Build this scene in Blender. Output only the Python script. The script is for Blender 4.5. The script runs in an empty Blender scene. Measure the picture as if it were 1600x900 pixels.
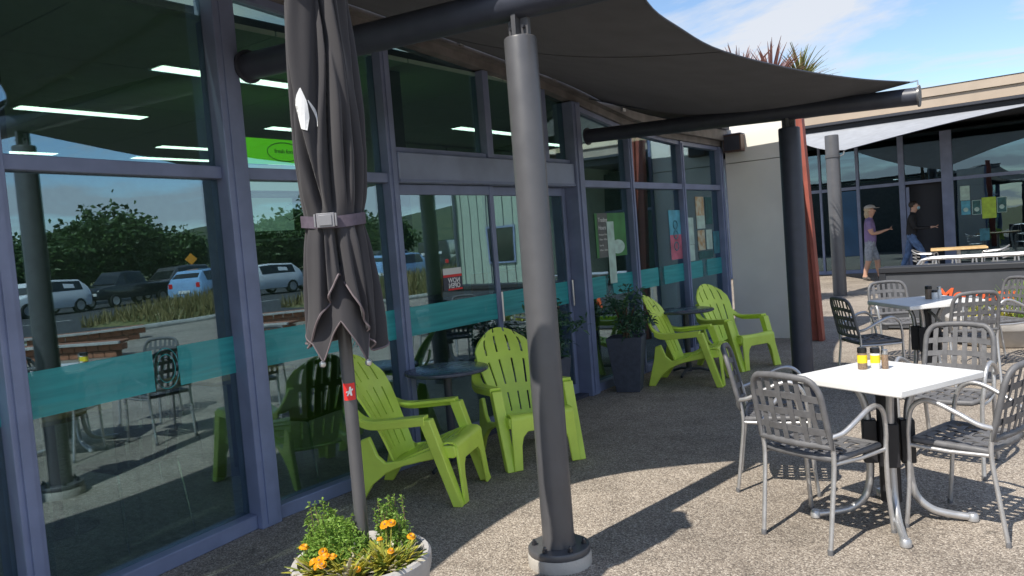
import bpy, bmesh, math, random
from mathutils import Vector, Matrix, noise
random.seed(11)
R = math.radians
sc = bpy.context.scene
COL = sc.collection

# ------------------------------------------------------------------ camera
cam_d = bpy.data.cameras.new('camera'); cam = bpy.data.objects.new('camera', cam_d); COL.objects.link(cam)
YAW, PITCH, ROLL = R(36), R(3.2), R(4.5)
fwd = Vector((-math.sin(YAW)*math.cos(PITCH), math.cos(YAW)*math.cos(PITCH), -math.sin(PITCH)))
rgt = Vector((math.cos(YAW), math.sin(YAW), 0)); upv = rgt.cross(fwd)
CR = rgt*math.cos(ROLL)-upv*math.sin(ROLL); CU = rgt*math.sin(ROLL)+upv*math.cos(ROLL)
m = Matrix((CR, CU, -fwd)).transposed().to_4x4(); m.translation = Vector((4.03, 0, 1.55))
cam.matrix_world = m
cam_d.sensor_width = 36; cam_d.lens = 27.9; cam_d.clip_start = .05; cam_d.clip_end = 3000
sc.camera = cam

# ------------------------------------------------------------------ sky, sun, exposure
SUNV = Vector((.10, .75, -1.0))                       # travel direction of sunlight
elev = math.atan2(1, math.hypot(.10, .75))
w = bpy.data.worlds.new('World'); sc.world = w; w.use_nodes = True
nt = w.node_tree; nt.nodes.clear()
def N(t, typ, **kw):
    n = t.nodes.new(typ)
    for k, v in kw.items(): setattr(n, k, v)
    return n
out = N(nt, 'ShaderNodeOutputWorld'); bg = N(nt, 'ShaderNodeBackground'); bg.inputs[1].default_value = .122
sky = N(nt, 'ShaderNodeTexSky', sky_type='NISHITA'); sky.sun_disc = False
sky.sun_elevation = elev; sky.sun_rotation = math.pi+math.atan2(.10, .75); sky.air_density = 1.0; sky.dust_density = .1; sky.ozone_density = 3.0
tc = N(nt, 'ShaderNodeTexCoord'); sep = N(nt, 'ShaderNodeSeparateXYZ'); nt.links.new(tc.outputs['Generated'], sep.inputs[0])
addz = N(nt, 'ShaderNodeMath', operation='ADD'); addz.inputs[1].default_value = .12; nt.links.new(sep.outputs[2], addz.inputs[0])
mx = N(nt, 'ShaderNodeMath', operation='MAXIMUM'); mx.inputs[1].default_value = .03; nt.links.new(addz.outputs[0], mx.inputs[0])
dx = N(nt, 'ShaderNodeMath', operation='DIVIDE'); dy = N(nt, 'ShaderNodeMath', operation='DIVIDE')
nt.links.new(sep.outputs[0], dx.inputs[0]); nt.links.new(mx.outputs[0], dx.inputs[1])
nt.links.new(sep.outputs[1], dy.inputs[0]); nt.links.new(mx.outputs[0], dy.inputs[1])
cb = N(nt, 'ShaderNodeCombineXYZ'); nt.links.new(dx.outputs[0], cb.inputs[0]); nt.links.new(dy.outputs[0], cb.inputs[1])
mp = N(nt, 'ShaderNodeMapping'); mp.inputs['Location'].default_value = (1.62, .88, 0); mp.inputs['Rotation'].default_value = (0, 0, .3); mp.inputs['Scale'].default_value = (.75, .8, 1); nt.links.new(cb.outputs[0], mp.inputs[0])
cn = N(nt, 'ShaderNodeTexNoise'); cn.inputs['Scale'].default_value = 1.0; cn.inputs['Detail'].default_value = 7; cn.inputs['Roughness'].default_value = .6; cn.inputs['Distortion'].default_value = .45
nt.links.new(mp.outputs[0], cn.inputs['Vector'])
cr = N(nt, 'ShaderNodeValToRGB'); cr.color_ramp.elements[0].position = .455; cr.color_ramp.elements[1].position = .56
nt.links.new(cn.outputs[0], cr.inputs[0])
cmul = N(nt, 'ShaderNodeMath', operation='MULTIPLY'); cmul.inputs[1].default_value = .9; nt.links.new(cr.outputs[0], cmul.inputs[0])
cmx = N(nt, 'ShaderNodeMixRGB'); cmx.inputs[2].default_value = (4.5, 4.65, 4.95, 1)
nt.links.new(cmul.outputs[0], cmx.inputs[0]); nt.links.new(sky.outputs[0], cmx.inputs[1])
nt.links.new(cmx.outputs[0], bg.inputs[0]); nt.links.new(bg.outputs[0], out.inputs[0])
sun_d = bpy.data.lights.new('sun', 'SUN'); sun_d.energy = 4.0; sun_d.angle = R(.5); sun_d.color = (1, .94, .84)
sun = bpy.data.objects.new('sun', sun_d); COL.objects.link(sun)
sun.rotation_euler = SUNV.to_track_quat('-Z', 'Y').to_euler(); sun.location = (0, -5, 12)
sc.view_settings.view_transform = 'Standard'; sc.view_settings.look = 'None'; sc.view_settings.gamma = 1
sc.view_settings.exposure = .56
sc.render.engine = 'CYCLES'
sc.cycles.use_denoising = True; sc.cycles.max_bounces = 8; sc.cycles.transparent_max_bounces = 16
sc.cycles.glossy_bounces = 5; sc.cycles.diffuse_bounces = 4; sc.cycles.caustics_reflective = False; sc.cycles.caustics_refractive = False

# ------------------------------------------------------------------ materials
M = {}
def mat(name, col, rough=.6, metal=0, spec=.5, var=0, vscale=8, bump=0, bscale=60, col2=None, emit=None, coat=0, detail=4):
    mm = bpy.data.materials.new(name); mm.use_nodes = True; t = mm.node_tree; b = t.nodes['Principled BSDF']
    b.inputs['Base Color'].default_value = (*col, 1); b.inputs['Roughness'].default_value = rough; b.inputs['Metallic'].default_value = metal
    b.inputs['Specular IOR Level'].default_value = spec; b.inputs['Coat Weight'].default_value = coat
    tcn = N(t, 'ShaderNodeTexCoord')
    if var or col2:
        ns = N(t, 'ShaderNodeTexNoise'); ns.inputs['Scale'].default_value = vscale; ns.inputs['Detail'].default_value = detail; t.links.new(tcn.outputs['Object'], ns.inputs['Vector'])
        rp = N(t, 'ShaderNodeValToRGB'); rp.color_ramp.elements[0].position = .35; rp.color_ramp.elements[1].position = .65
        c2 = col2 or tuple(min(1, c*(1+var)) for c in col); c1 = col if col2 else tuple(c*(1-var) for c in col)
        rp.color_ramp.elements[0].color = (*c1, 1); rp.color_ramp.elements[1].color = (*c2, 1)
        t.links.new(ns.outputs[0], rp.inputs[0]); t.links.new(rp.outputs[0], b.inputs['Base Color'])
        rr = N(t, 'ShaderNodeMapRange'); rr.inputs[3].default_value = max(.02, rough-.08); rr.inputs[4].default_value = min(1, rough+.1); t.links.new(ns.outputs[0], rr.inputs[0]); t.links.new(rr.outputs[0], b.inputs['Roughness'])
    if bump:
        nb = N(t, 'ShaderNodeTexNoise'); nb.inputs['Scale'].default_value = bscale; nb.inputs['Detail'].default_value = 3; t.links.new(tcn.outputs['Object'], nb.inputs['Vector'])
        bp = N(t, 'ShaderNodeBump'); bp.inputs['Strength'].default_value = bump; bp.inputs['Distance'].default_value = .01; t.links.new(nb.outputs[0], bp.inputs['Height']); t.links.new(bp.outputs[0], b.inputs['Normal'])
    if emit: b.inputs['Emission Color'].default_value = (*emit[0], 1); b.inputs['Emission Strength'].default_value = emit[1]
    M[name] = mm; return mm
def fabric(name, col, trans=.15, col2=None, weave=0):
    mm = bpy.data.materials.new(name); mm.use_nodes = True; t = mm.node_tree; b = t.nodes['Principled BSDF']; o = t.nodes['Material Output']
    b.inputs['Base Color'].default_value = (*col, 1); b.inputs['Roughness'].default_value = .85; b.inputs['Specular IOR Level'].default_value = .2; b.inputs['Sheen Weight'].default_value = .15
    tr = N(t, 'ShaderNodeBsdfTranslucent'); tr.inputs[0].default_value = (*col, 1); mxs = N(t, 'ShaderNodeMixShader'); mxs.inputs[0].default_value = trans
    tcn = N(t, 'ShaderNodeTexCoord'); ns = N(t, 'ShaderNodeTexNoise'); ns.inputs['Scale'].default_value = 5; ns.inputs['Detail'].default_value = 5; t.links.new(tcn.outputs['Object'], ns.inputs['Vector'])
    rp = N(t, 'ShaderNodeMixRGB'); rp.inputs[1].default_value = (*[c*.8 for c in col], 1); rp.inputs[2].default_value = (*(col2 or [c*1.2 for c in col]), 1)
    t.links.new(ns.outputs[0], rp.inputs[0]); t.links.new(rp.outputs[0], b.inputs['Base Color']); t.links.new(rp.outputs[0], tr.inputs[0])
    if weave:
        wv = N(t, 'ShaderNodeTexWave'); wv.inputs['Scale'].default_value = weave; wv.inputs['Distortion'].default_value = .6; t.links.new(tcn.outputs['Object'], wv.inputs['Vector'])
        bp = N(t, 'ShaderNodeBump'); bp.inputs['Strength'].default_value = .25; bp.inputs['Distance'].default_value = .004; t.links.new(wv.outputs[0], bp.inputs['Height']); t.links.new(bp.outputs[0], b.inputs['Normal'])
    t.links.new(b.outputs[0], mxs.inputs[1]); t.links.new(tr.outputs[0], mxs.inputs[2]); t.links.new(mxs.outputs[0], o.inputs[0])
    M[name] = mm
def glass(name, tint, refl=.2, rough=0.0):
    mm = bpy.data.materials.new(name); mm.use_nodes = True; t = mm.node_tree; t.nodes.remove(t.nodes['Principled BSDF']); o = t.nodes['Material Output']
    tr = N(t, 'ShaderNodeBsdfTransparent'); tr.inputs[0].default_value = (*tint, 1); gl = N(t, 'ShaderNodeBsdfGlossy'); gl.inputs['Roughness'].default_value = rough; gl.inputs[0].default_value = (.62, .83, 1, 1)
    tcg = N(t, 'ShaderNodeTexCoord'); ng = N(t, 'ShaderNodeTexNoise'); ng.inputs['Scale'].default_value = 1.7; ng.inputs['Detail'].default_value = 1; t.links.new(tcg.outputs['Object'], ng.inputs['Vector']); bg_ = N(t, 'ShaderNodeBump'); bg_.inputs['Strength'].default_value = .10; bg_.inputs['Distance'].default_value = .006; t.links.new(ng.outputs[0], bg_.inputs['Height']); t.links.new(bg_.outputs[0], gl.inputs['Normal'])
    lw = N(t, 'ShaderNodeLayerWeight'); lw.inputs[0].default_value = .5; fr = N(t, 'ShaderNodeMath', operation='POWER'); fr.inputs[1].default_value = 4.0; t.links.new(lw.outputs['Facing'], fr.inputs[0])
    mr = N(t, 'ShaderNodeMapRange'); mr.inputs[3].default_value = refl; mr.inputs[4].default_value = 1.0; t.links.new(fr.outputs[0], mr.inputs[0])
    mxs = N(t, 'ShaderNodeMixShader'); t.links.new(mr.outputs[0], mxs.inputs[0]); t.links.new(tr.outputs[0], mxs.inputs[1]); t.links.new(gl.outputs[0], mxs.inputs[2]); t.links.new(mxs.outputs[0], o.inputs[0])
    M[name] = mm
def film(name, col, alpha, streak=False):
    mm = bpy.data.materials.new(name); mm.use_nodes = True; t = mm.node_tree; b = t.nodes['Principled BSDF']
    b.inputs['Base Color'].default_value = (*col, 1); b.inputs['Roughness'].default_value = .35; b.inputs['Alpha'].default_value = alpha
    if streak:
        tcn = N(t, 'ShaderNodeTexCoord'); mpn = N(t, 'ShaderNodeMapping'); mpn.inputs['Scale'].default_value = (1, .7, 16); t.links.new(tcn.outputs['Object'], mpn.inputs[0])
        ns = N(t, 'ShaderNodeTexNoise'); ns.inputs['Scale'].default_value = 2.2; ns.inputs['Detail'].default_value = 5; t.links.new(mpn.outputs[0], ns.inputs['Vector'])
        mr = N(t, 'ShaderNodeMapRange'); mr.inputs[1].default_value = .3; mr.inputs[2].default_value = .7; mr.inputs[3].default_value = alpha-.09; mr.inputs[4].default_value = alpha+.08; t.links.new(ns.outputs[0], mr.inputs[0]); t.links.new(mr.outputs[0], b.inputs['Alpha'])
        rp = N(t, 'ShaderNodeMixRGB'); rp.inputs[1].default_value = (*[c*.85 for c in col], 1); rp.inputs[2].default_value = (*[c*1.12 for c in col], 1); t.links.new(ns.outputs[0], rp.inputs[0]); t.links.new(rp.outputs[0], b.inputs['Base Color'])
    M[name] = mm
def leafmat(name, c1, c2, trans=.3, rough=.45):
    mm = bpy.data.materials.new(name); mm.use_nodes = True; t = mm.node_tree; b = t.nodes['Principled BSDF']; o = t.nodes['Material Output']
    gi = N(t, 'ShaderNodeNewGeometry'); rp = N(t, 'ShaderNodeMixRGB'); rp.inputs[1].default_value = (*c1, 1); rp.inputs[2].default_value = (*c2, 1)
    t.links.new(gi.outputs['Random Per Island'], rp.inputs[0]); t.links.new(rp.outputs[0], b.inputs['Base Color']); b.inputs['Roughness'].default_value = rough; b.inputs['Specular IOR Level'].default_value = .35
    tr = N(t, 'ShaderNodeBsdfTranslucent'); t.links.new(rp.outputs[0], tr.inputs[0]); mxs = N(t, 'ShaderNodeMixShader'); mxs.inputs[0].default_value = trans
    t.links.new(b.outputs[0], mxs.inputs[1]); t.links.new(tr.outputs[0], mxs.inputs[2]); t.links.new(mxs.outputs[0], o.inputs[0]); M[name] = mm

def aggregate():
    mm = bpy.data.materials.new('exposed_aggregate'); mm.use_nodes = True; t = mm.node_tree; b = t.nodes['Principled BSDF']
    tcn = N(t, 'ShaderNodeTexCoord')
    warp = N(t, 'ShaderNodeTexNoise'); warp.inputs['Scale'].default_value = 60; t.links.new(tcn.outputs['Object'], warp.inputs['Vector'])
    wm = N(t, 'ShaderNodeMixRGB', blend_type='ADD'); wm.inputs[0].default_value = .012; t.links.new(tcn.outputs['Object'], wm.inputs[1]); t.links.new(warp.outputs['Color'], wm.inputs[2])
    vo = N(t, 'ShaderNodeTexVoronoi'); vo.inputs['Scale'].default_value = 132; vo.inputs['Randomness'].default_value = 1; t.links.new(wm.outputs[0], vo.inputs['Vector'])
    sp = N(t, 'ShaderNodeSeparateColor'); t.links.new(vo.outputs['Color'], sp.inputs[0])
    rp = N(t, 'ShaderNodeValToRGB'); e = rp.color_ramp.elements; e[0].color = (.20, .172, .148, 1); e[1].color = (.72, .645, .55, 1)
    for p, c in ((.2, (.32, .27, .225)), (.5, (.43, .365, .30)), (.75, (.53, .46, .385))):
        q = e.new(p); q.color = (*c, 1)
    t.links.new(sp.outputs[0], rp.inputs[0])
    # dark cement matrix between the pebbles
    md = N(t, 'ShaderNodeMapRange'); md.inputs[1].default_value = .35; md.inputs[2].default_value = .62; md.inputs[3].default_value = 1; md.inputs[4].default_value = .62; t.links.new(vo.outputs['Distance'], md.inputs[0])
    mul = N(t, 'ShaderNodeMixRGB', blend_type='MULTIPLY'); mul.inputs[0].default_value = 1; t.links.new(rp.outputs[0], mul.inputs[1]); t.links.new(md.outputs[0], mul.inputs[2])
    st = N(t, 'ShaderNodeTexNoise'); st.inputs['Scale'].default_value = .9; st.inputs['Detail'].default_value = 6; t.links.new(tcn.outputs['Object'], st.inputs['Vector'])
    sr = N(t, 'ShaderNodeMapRange'); sr.inputs[1].default_value = .3; sr.inputs[2].default_value = .7; sr.inputs[3].default_value = .80; sr.inputs[4].default_value = 1.12; t.links.new(st.outputs[0], sr.inputs[0])
    mu2 = N(t, 'ShaderNodeMixRGB', blend_type='MULTIPLY'); mu2.inputs[0].default_value = 1; t.links.new(mul.outputs[0], mu2.inputs[1]); t.links.new(sr.outputs[0], mu2.inputs[2])
    # old spills and trodden spots
    s2 = N(t, 'ShaderNodeTexVoronoi'); s2.inputs['Scale'].default_value = 2.3; t.links.new(wm.outputs[0], s2.inputs['Vector'])
    s3 = N(t, 'ShaderNodeMapRange'); s3.inputs[1].default_value = .03; s3.inputs[2].default_value = .10; s3.inputs[3].default_value = .62; s3.inputs[4].default_value = 1; t.links.new(s2.outputs['Distance'], s3.inputs[0])
    s4 = N(t, 'ShaderNodeTexNoise'); s4.inputs['Scale'].default_value = 3.2; s4.inputs['Detail'].default_value = 7; t.links.new(tcn.outputs['Object'], s4.inputs['Vector'])
    s5 = N(t, 'ShaderNodeMapRange'); s5.inputs[1].default_value = .36; s5.inputs[2].default_value = .52; s5.inputs[3].default_value = .84; s5.inputs[4].default_value = 1; t.links.new(s4.outputs[0], s5.inputs[0])
    s6 = N(t, 'ShaderNodeMath', operation='MULTIPLY'); t.links.new(s3.outputs[0], s6.inputs[0]); t.links.new(s5.outputs[0], s6.inputs[1])
    mu3 = N(t, 'ShaderNodeMixRGB', blend_type='MULTIPLY'); mu3.inputs[0].default_value = 1; t.links.new(mu2.outputs[0], mu3.inputs[1]); t.links.new(s6.outputs[0], mu3.inputs[2])
    t.links.new(mu3.outputs[0], b.inputs['Base Color']); b.inputs['Roughness'].default_value = .8; b.inputs['Specular IOR Level'].default_value = .3
    bp = N(t, 'ShaderNodeBump', invert=True); bp.inputs['Strength'].default_value = .7; bp.inputs['Distance'].default_value = .006; t.links.new(vo.outputs['Distance'], bp.inputs['Height']); t.links.new(bp.outputs[0], b.inputs['Normal'])
    M['aggregate'] = mm
aggregate()
mat('frame', (.21, .25, .39), .42, spec=.5, var=.10, vscale=5, bump=.02, bscale=300)
mat('frame_dark', (.05, .055, .08), .45, var=.1)
mat('header', (.27, .32, .45), .35, var=.12, vscale=3)
mat('timber_beam', (.175, .165, .165), .65, var=.25, vscale=6, bump=.15)
mat('ceiling', (.80, .86, .80), .85, var=.05)
mat('int_wall', (.55, .66, .52), .85, var=.06)
mat('int_dark', (.13, .14, .135), .7, var=.2)
mat('int_green', (.12, .42, .02), .6, var=.05)
mat('sign_green_glow', (.12, .45, .02), .5, emit=((.18, .75, .02), .75))  # glow added to keep the hanging sign bright behind the glass
mat('sign_pale_glow', (.40, .52, .46), .5, emit=((.50, .66, .56), .42))  # added glow, lifts the upper board panel out of the dim room
mat('sign_grey_glow', (.25, .36, .30), .5, emit=((.30, .45, .37), .40))  # same added glow for the lower board panel
mat('carpet', (.26, .26, .25), .9, var=.25, vscale=20)
mat('lamp', (.9, .95, .9), .5, emit=((.90, 1, .93), 3.2))
mat('white_wall', (.86, .84, .77), .75, var=.04, vscale=2, bump=.05)
mat('sage_wall', (.36, .43, .35), .8, var=.05)
mat('red_paint', (.33, .09, .065), .5, var=.12, vscale=6, bump=.05)
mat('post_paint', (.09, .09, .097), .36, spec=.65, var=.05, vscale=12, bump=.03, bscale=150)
mat('navy_or_shade_paint', (.045, .05, .07), .4, var=.1, vscale=12)
mat('concrete', (.46, .43, .39), .85, var=.15, vscale=9, bump=.25)
mat('pale_concrete', (.46, .44, .42), .8, var=.12, vscale=7, bump=.2)
mat('bolt', (.10, .10, .11), .35, .8)
mat('steel', (.62, .62, .63), .28, 1)
mat('alu', (.56, .56, .57), .42, .75, var=.06, vscale=30)
mat('lime', (.68, .87, .12), .36, spec=.5, var=.07, vscale=5, bump=.03, bscale=200)
mat('navy_top', (.055, .07, .11), .25, var=.1)
mat('grey_poly', (.135, .135, .143), .5, var=.12, vscale=25, bump=.1, bscale=250)
mat('white_top', (.82, .82, .81), .32, var=.02)
mat('black_sleeve', (.018, .018, .022), .5)
mat('planter_slate', (.065, .075, .105), .7, var=.15, vscale=20, bump=.25, bscale=80)
mat('soil', (.05, .035, .025), .95, var=.4, vscale=60, bump=.6)
mat('bark', (.12, .08, .05), .9, var=.3, vscale=30, bump=.6)
mat('black_plastic', (.012, .012, .013), .35)
mat('yellow_label', (.80, .62, .02), .5)
mat('blue_label', (.15, .35, .6), .5)
mat('pepper', (.22, .15, .10), .4, var=.3, vscale=200)
mat('salt', (.70, .70, .68), .4)
mat('red_sticker', (.75, .03, .03), .4)
mat('white_print', (.85, .85, .85), .5)
mat('strap', (.105, .085, .115), .7, var=.1, vscale=60)
mat('buckle', (.24, .24, .26), .4)
mat('piping', (.16, .13, .14), .8)
mat('brown_box', (.10, .055, .045), .5)
mat('barrier', (.065, .07, .08), .55, var=.08, vscale=4)
mat('barrier_rim', (.03, .032, .038), .45)
mat('orange', (.80, .13, .04), .5)
mat('ply', (.62, .42, .20), .5, var=.15, vscale=10)
mat('ply_orange', (.50, .27, .08), .5, var=.1)
mat('fascia', (.44, .36, .285), .6, var=.06, vscale=2)
mat('gutter', (.42, .34, .26), .3, .3)
mat('soffit', (.035, .038, .05), .7)
mat('blue_panel', (.01, .07, .17), .3, var=.15, vscale=2)
mat('poster_teal', (.05, .20, .25), .5, var=.3, vscale=9)
mat('poster_pale', (.45, .62, .55), .5, var=.15, vscale=9)
mat('poster_lime', (.42, .60, .06), .5, var=.12, vscale=12)
mat('poster_dark', (.03, .12, .12), .5, var=.3, vscale=14)
mat('poster_pink', (.50, .14, .20), .5, var=.3, vscale=7)
mat('poster_blue', (.10, .38, .50), .5, var=.25, vscale=7)
mat('poster_tan', (.45, .28, .12), .5, col2=(.55, .58, .45), vscale=14)
mat('menu_green', (.06, .22, .07), .6, var=.2, vscale=5)
mat('paper', (.72, .74, .72), .7)
mat('board_grey', (.30, .40, .34), .6, var=.04)
mat('blind', (.12, .125, .13), .8, var=.04)
mat('asphalt', (.05, .05, .053), .85, var=.25, vscale=3, bump=.1)
mat('line_paint', (.70, .70, .66), .6)
mat('kerb', (.40, .39, .36), .8, var=.15)
mat('brick_red', (.34, .14, .08), .8, var=.2, vscale=12)
mat('grass', (.10, .12, .035), .95, col2=(.20, .17, .07), vscale=6, bump=.5, bscale=30)
mat('hill', (.025, .045, .02), .95, col2=(.07, .085, .035), vscale=.09, detail=8)
mat('car_white', (.75, .76, .77), .2, coat=.6)
mat('car_dark', (.02, .022, .025), .2, coat=.6)
mat('car_grey', (.07, .07, .075), .22, coat=.6)
mat('car_blue', (.22, .38, .60), .22, coat=.6)
mat('car_red', (.30, .02, .02), .22, coat=.6)
mat('car_glass', (.015, .018, .02), .06)
mat('tyre', (.015, .015, .015), .8)
mat('rim', (.5, .5, .52), .3, .9)
mat('tail_red', (.6, .01, .01), .25)
mat('sign_orange', (.75, .30, .02), .5)
mat('wood_pole', (.16, .12, .09), .9, var=.2)
mat('skin', (.52, .30, .21), .55); mat('skin_pale', (.55, .34, .26), .55)
mat('purple_shirt', (.20, .145, .29), .8, var=.12, vscale=9); mat('grey_shorts', (.26, .29, .34), .8, var=.2, vscale=20)
mat('black_shirt', (.020, .020, .024), .8, var=.3, vscale=9); mat('jeans', (.12, .20, .38), .8, var=.25, vscale=14)
mat('shoe', (.10, .09, .08), .7); mat('hair_fair', (.42, .33, .22), .7, var=.3, vscale=60); mat('hair_dark', (.03, .022, .018), .6, var=.3, vscale=60)
mat('cap', (.38, .36, .33), .8); mat('mask', (.35, .58, .68), .7); mat('eye', (.02, .02, .02), .3); mat('lips', (.38, .14, .12), .5)
mat('phone', (.05, .05, .06), .2)
mat('brown_chair', (.075, .04, .022), .4, var=.2); mat('chrome', (.75, .78, .78), .12, 1)
fabric('canopy', (.052, .050, .055), .03)
fabric('sail_dark', (.14, .14, .147), .5, weave=90)
fabric('sail_mid', (.60, .58, .55), .5, weave=60)  # pale translucent cloth chosen to send extra light onto the end wall
fabric('sail_silver', (.52, .54, .58), .36, weave=60)
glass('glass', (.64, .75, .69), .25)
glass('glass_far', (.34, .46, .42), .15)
film('band_film', (.06, .52, .54), .66, True)
leafmat('leaf_shrub', (.02, .07, .04), (.07, .16, .085), .15, .35)
leafmat('leaf_herb', (.12, .25, .035), (.34, .50, .10), .35)
leafmat('leaf_gazania', (.20, .30, .06), (.70, .60, .10), .3)
leafmat('leaf_dry', (.50, .44, .30), (.65, .60, .48), .2)
leafmat('petal', (.85, .28, .01), (.92, .52, .02), .25)
leafmat('cordyline', (.32, .15, .145), (.52, .32, .28), .25)
leafmat('cordyline_green', (.16, .20, .06), (.40, .38, .16), .25)
leafmat('tree_leaf', (.025, .06, .015), (.075, .13, .03), .25)
leafmat('dry_grass', (.16, .14, .05), (.32, .26, .11), .3)

# ------------------------------------------------------------------ mesh helpers
class MB:
    def __init__(s): s.v = []; s.f = []; s.mi = []
    def add(s, vs, fs, mi=0):
        o = len(s.v); s.v += [tuple(p) for p in vs]; s.f += [tuple(i+o for i in f) for f in fs]; s.mi += [mi]*len(fs); return s
    def box(s, a, b, mi=0):
        x0, y0, z0 = a; x1, y1, z1 = b
        return s.add([(x0,y0,z0),(x1,y0,z0),(x1,y1,z0),(x0,y1,z0),(x0,y0,z1),(x1,y0,z1),(x1,y1,z1),(x0,y1,z1)],
                     [(3,2,1,0),(4,5,6,7),(0,1,5,4),(1,2,6,5),(2,3,7,6),(3,0,4,7)], mi)
    def hexa(s, p, mi=0):
        return s.add(p, [(3,2,1,0),(4,5,6,7),(0,1,5,4),(1,2,6,5),(2,3,7,6),(3,0,4,7)], mi)
    def prism(s, poly, axis, a, b, mi=0):
        def P(u, v, t): return {'x': (t,u,v), 'y': (u,t,v), 'z': (u,v,t)}[axis]
        n = len(poly); vs = [P(u,v,a) for u,v in poly]+[P(u,v,b) for u,v in poly]
        return s.add(vs, [tuple(range(n))[::-1], tuple(range(n, 2*n))]+[(i,(i+1)%n,(i+1)%n+n,i+n) for i in range(n)], mi)
    def tube(s, pts, r, n=8, closed=False, cap=True, flat=1, mi=0):
        pts = [Vector(p) for p in pts]; k = len(pts); rs = r if isinstance(r, (list, tuple)) else [r]*k
        T = []
        for i in range(k):
            a = pts[(i-1) % k] if (closed or i > 0) else pts[i]; b = pts[(i+1) % k] if (closed or i < k-1) else pts[i]
            T.append((b-a).normalized())
        ref = Vector((0,0,1)) if abs(T[0].z) < .9 else Vector((1,0,0))
        nv = (ref-T[0]*ref.dot(T[0])).normalized(); vs = []
        for i in range(k):
            if i:
                nv = nv-T[i]*nv.dot(T[i]); nv.normalize()
            bv = T[i].cross(nv)
            for j in range(n):
                a = 2*math.pi*j/n; vs.append(pts[i]+(nv*math.cos(a)+bv*math.sin(a)*flat)*rs[i])
        fs = []
        for i in range(k if closed else k-1):
            for j in range(n):
                a = i*n+j; b = i*n+(j+1) % n; c = ((i+1) % k)*n+(j+1) % n; d = ((i+1) % k)*n+j; fs.append((a,b,c,d))
        if cap and not closed: fs += [tuple(range(n))[::-1], tuple(range((k-1)*n, k*n))]
        return s.add(vs, fs, mi)
    def lathe(s, prof, n=24, c=(0,0,0), mi=0):
        k = len(prof); vs = [(c[0]+r*math.cos(2*math.pi*j/n), c[1]+r*math.sin(2*math.pi*j/n), c[2]+z) for r, z in prof for j in range(n)]
        fs = [(i*n+j, i*n+(j+1) % n, (i+1)*n+(j+1) % n, (i+1)*n+j) for i in range(k-1) for j in range(n)]
        fs += [tuple(range(n))[::-1], tuple(range((k-1)*n, k*n))]
        return s.add(vs, fs, mi)
    def ribbon(s, pts, ws, side, nrm, th, mi=0):   # rectangular-section sweep
        vs = []; k = len(pts)
        for i, p in enumerate(pts):
            p = Vector(p); a = Vector(side[i] if isinstance(side, list) else side).normalized(); b = Vector(nrm[i] if isinstance(nrm, list) else nrm).normalized(); hw = (ws[i] if isinstance(ws, (list, tuple)) else ws)/2
            vs += [p-a*hw-b*th/2, p+a*hw-b*th/2, p+a*hw+b*th/2, p-a*hw+b*th/2]
        fs = [(i*4+j, i*4+(j+1) % 4, i*4+4+(j+1) % 4, i*4+4+j) for i in range(k-1) for j in range(4)]+[(3,2,1,0), tuple(range(4*k-4, 4*k))]
        return s.add(vs, fs, mi)
    def plate(s, f, us, vs_, th, skip=lambda i, j: False, mi=0):   # thick curved plate with open cells
        nu, nv = len(us), len(vs_); P = [[Vector(f(u, v)) for v in vs_] for u in us]; top = []; bot = []
        for i in range(nu):
            for j in range(nv):
                a = P[min(i+1, nu-1)][j]-P[max(i-1, 0)][j]; b = P[i][min(j+1, nv-1)]-P[i][max(j-1, 0)]; n_ = a.cross(b)
                n_ = n_.normalized() if n_.length > 1e-9 else Vector((0,0,1)); top.append(P[i][j]+n_*th/2); bot.append(P[i][j]-n_*th/2)
        K = nu*nv; fs = []; I = lambda i, j: i*nv+j
        on = lambda i, j: 0 <= i < nu-1 and 0 <= j < nv-1 and not skip(i, j)
        for i in range(nu-1):
            for j in range(nv-1):
                if not on(i, j): continue
                a, b, c, d = I(i,j), I(i+1,j), I(i+1,j+1), I(i,j+1); fs += [(a,b,c,d), (d+K,c+K,b+K,a+K)]
                for (p, q, ii, jj) in ((a,b,i,j-1), (b,c,i+1,j), (c,d,i,j+1), (d,a,i-1,j)):
                    if not on(ii, jj): fs.append((q, p, p+K, q+K))
        return s.add(top+bot, fs, mi)
    def build(s, name, mats, parent=None, smooth=35, bevel=0, loc=None):
        me = bpy.data.meshes.new(name); me.from_pydata(s.v, [], s.f)
        ms = mats if isinstance(mats, (list, tuple)) else [mats]
        for q in ms: me.materials.append(M[q])
        if len(ms) > 1: me.polygons.foreach_set('material_index', s.mi)
        me.validate(); 
        if smooth: me.shade_smooth(); me.set_sharp_from_angle(angle=R(smooth))
        ob = bpy.data.objects.new(name, me); COL.objects.link(ob)
        if parent: ob.parent = parent
        if loc: ob.location = loc
        if bevel:
            bm = ob.modifiers.new('b', 'BEVEL'); bm.width = bevel; bm.segments = 2; bm.limit_method = 'ANGLE'; bm.angle_limit = R(40)
        return ob
def tag(o, label, cat, group=None, kind=None):
    o['label'] = label; o['category'] = cat
    if group: o['group'] = group
    if kind: o['kind'] = kind
    return o
def struct(o, kind='structure'): o['kind'] = kind; return o
def thing(name, label, cat, loc=(0,0,0), rz=0, group=None):
    o = bpy.data.objects.new(name, None); COL.objects.link(o); o.location = loc; o.rotation_euler = (0,0,rz); o.empty_display_size = .1
    return tag(o, label, cat, group)
def dup(o, loc, rz, label):
    def cp(a, par):
        c = a.copy(); COL.objects.link(c); c.parent = par
        for ch in a.children: cp(ch, c)
        return c
    r = cp(o, None); r.location = loc; r.rotation_euler = (0,0,rz); r['label'] = label; return r
def child(ob, parent): ob.parent = parent; return ob
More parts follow.
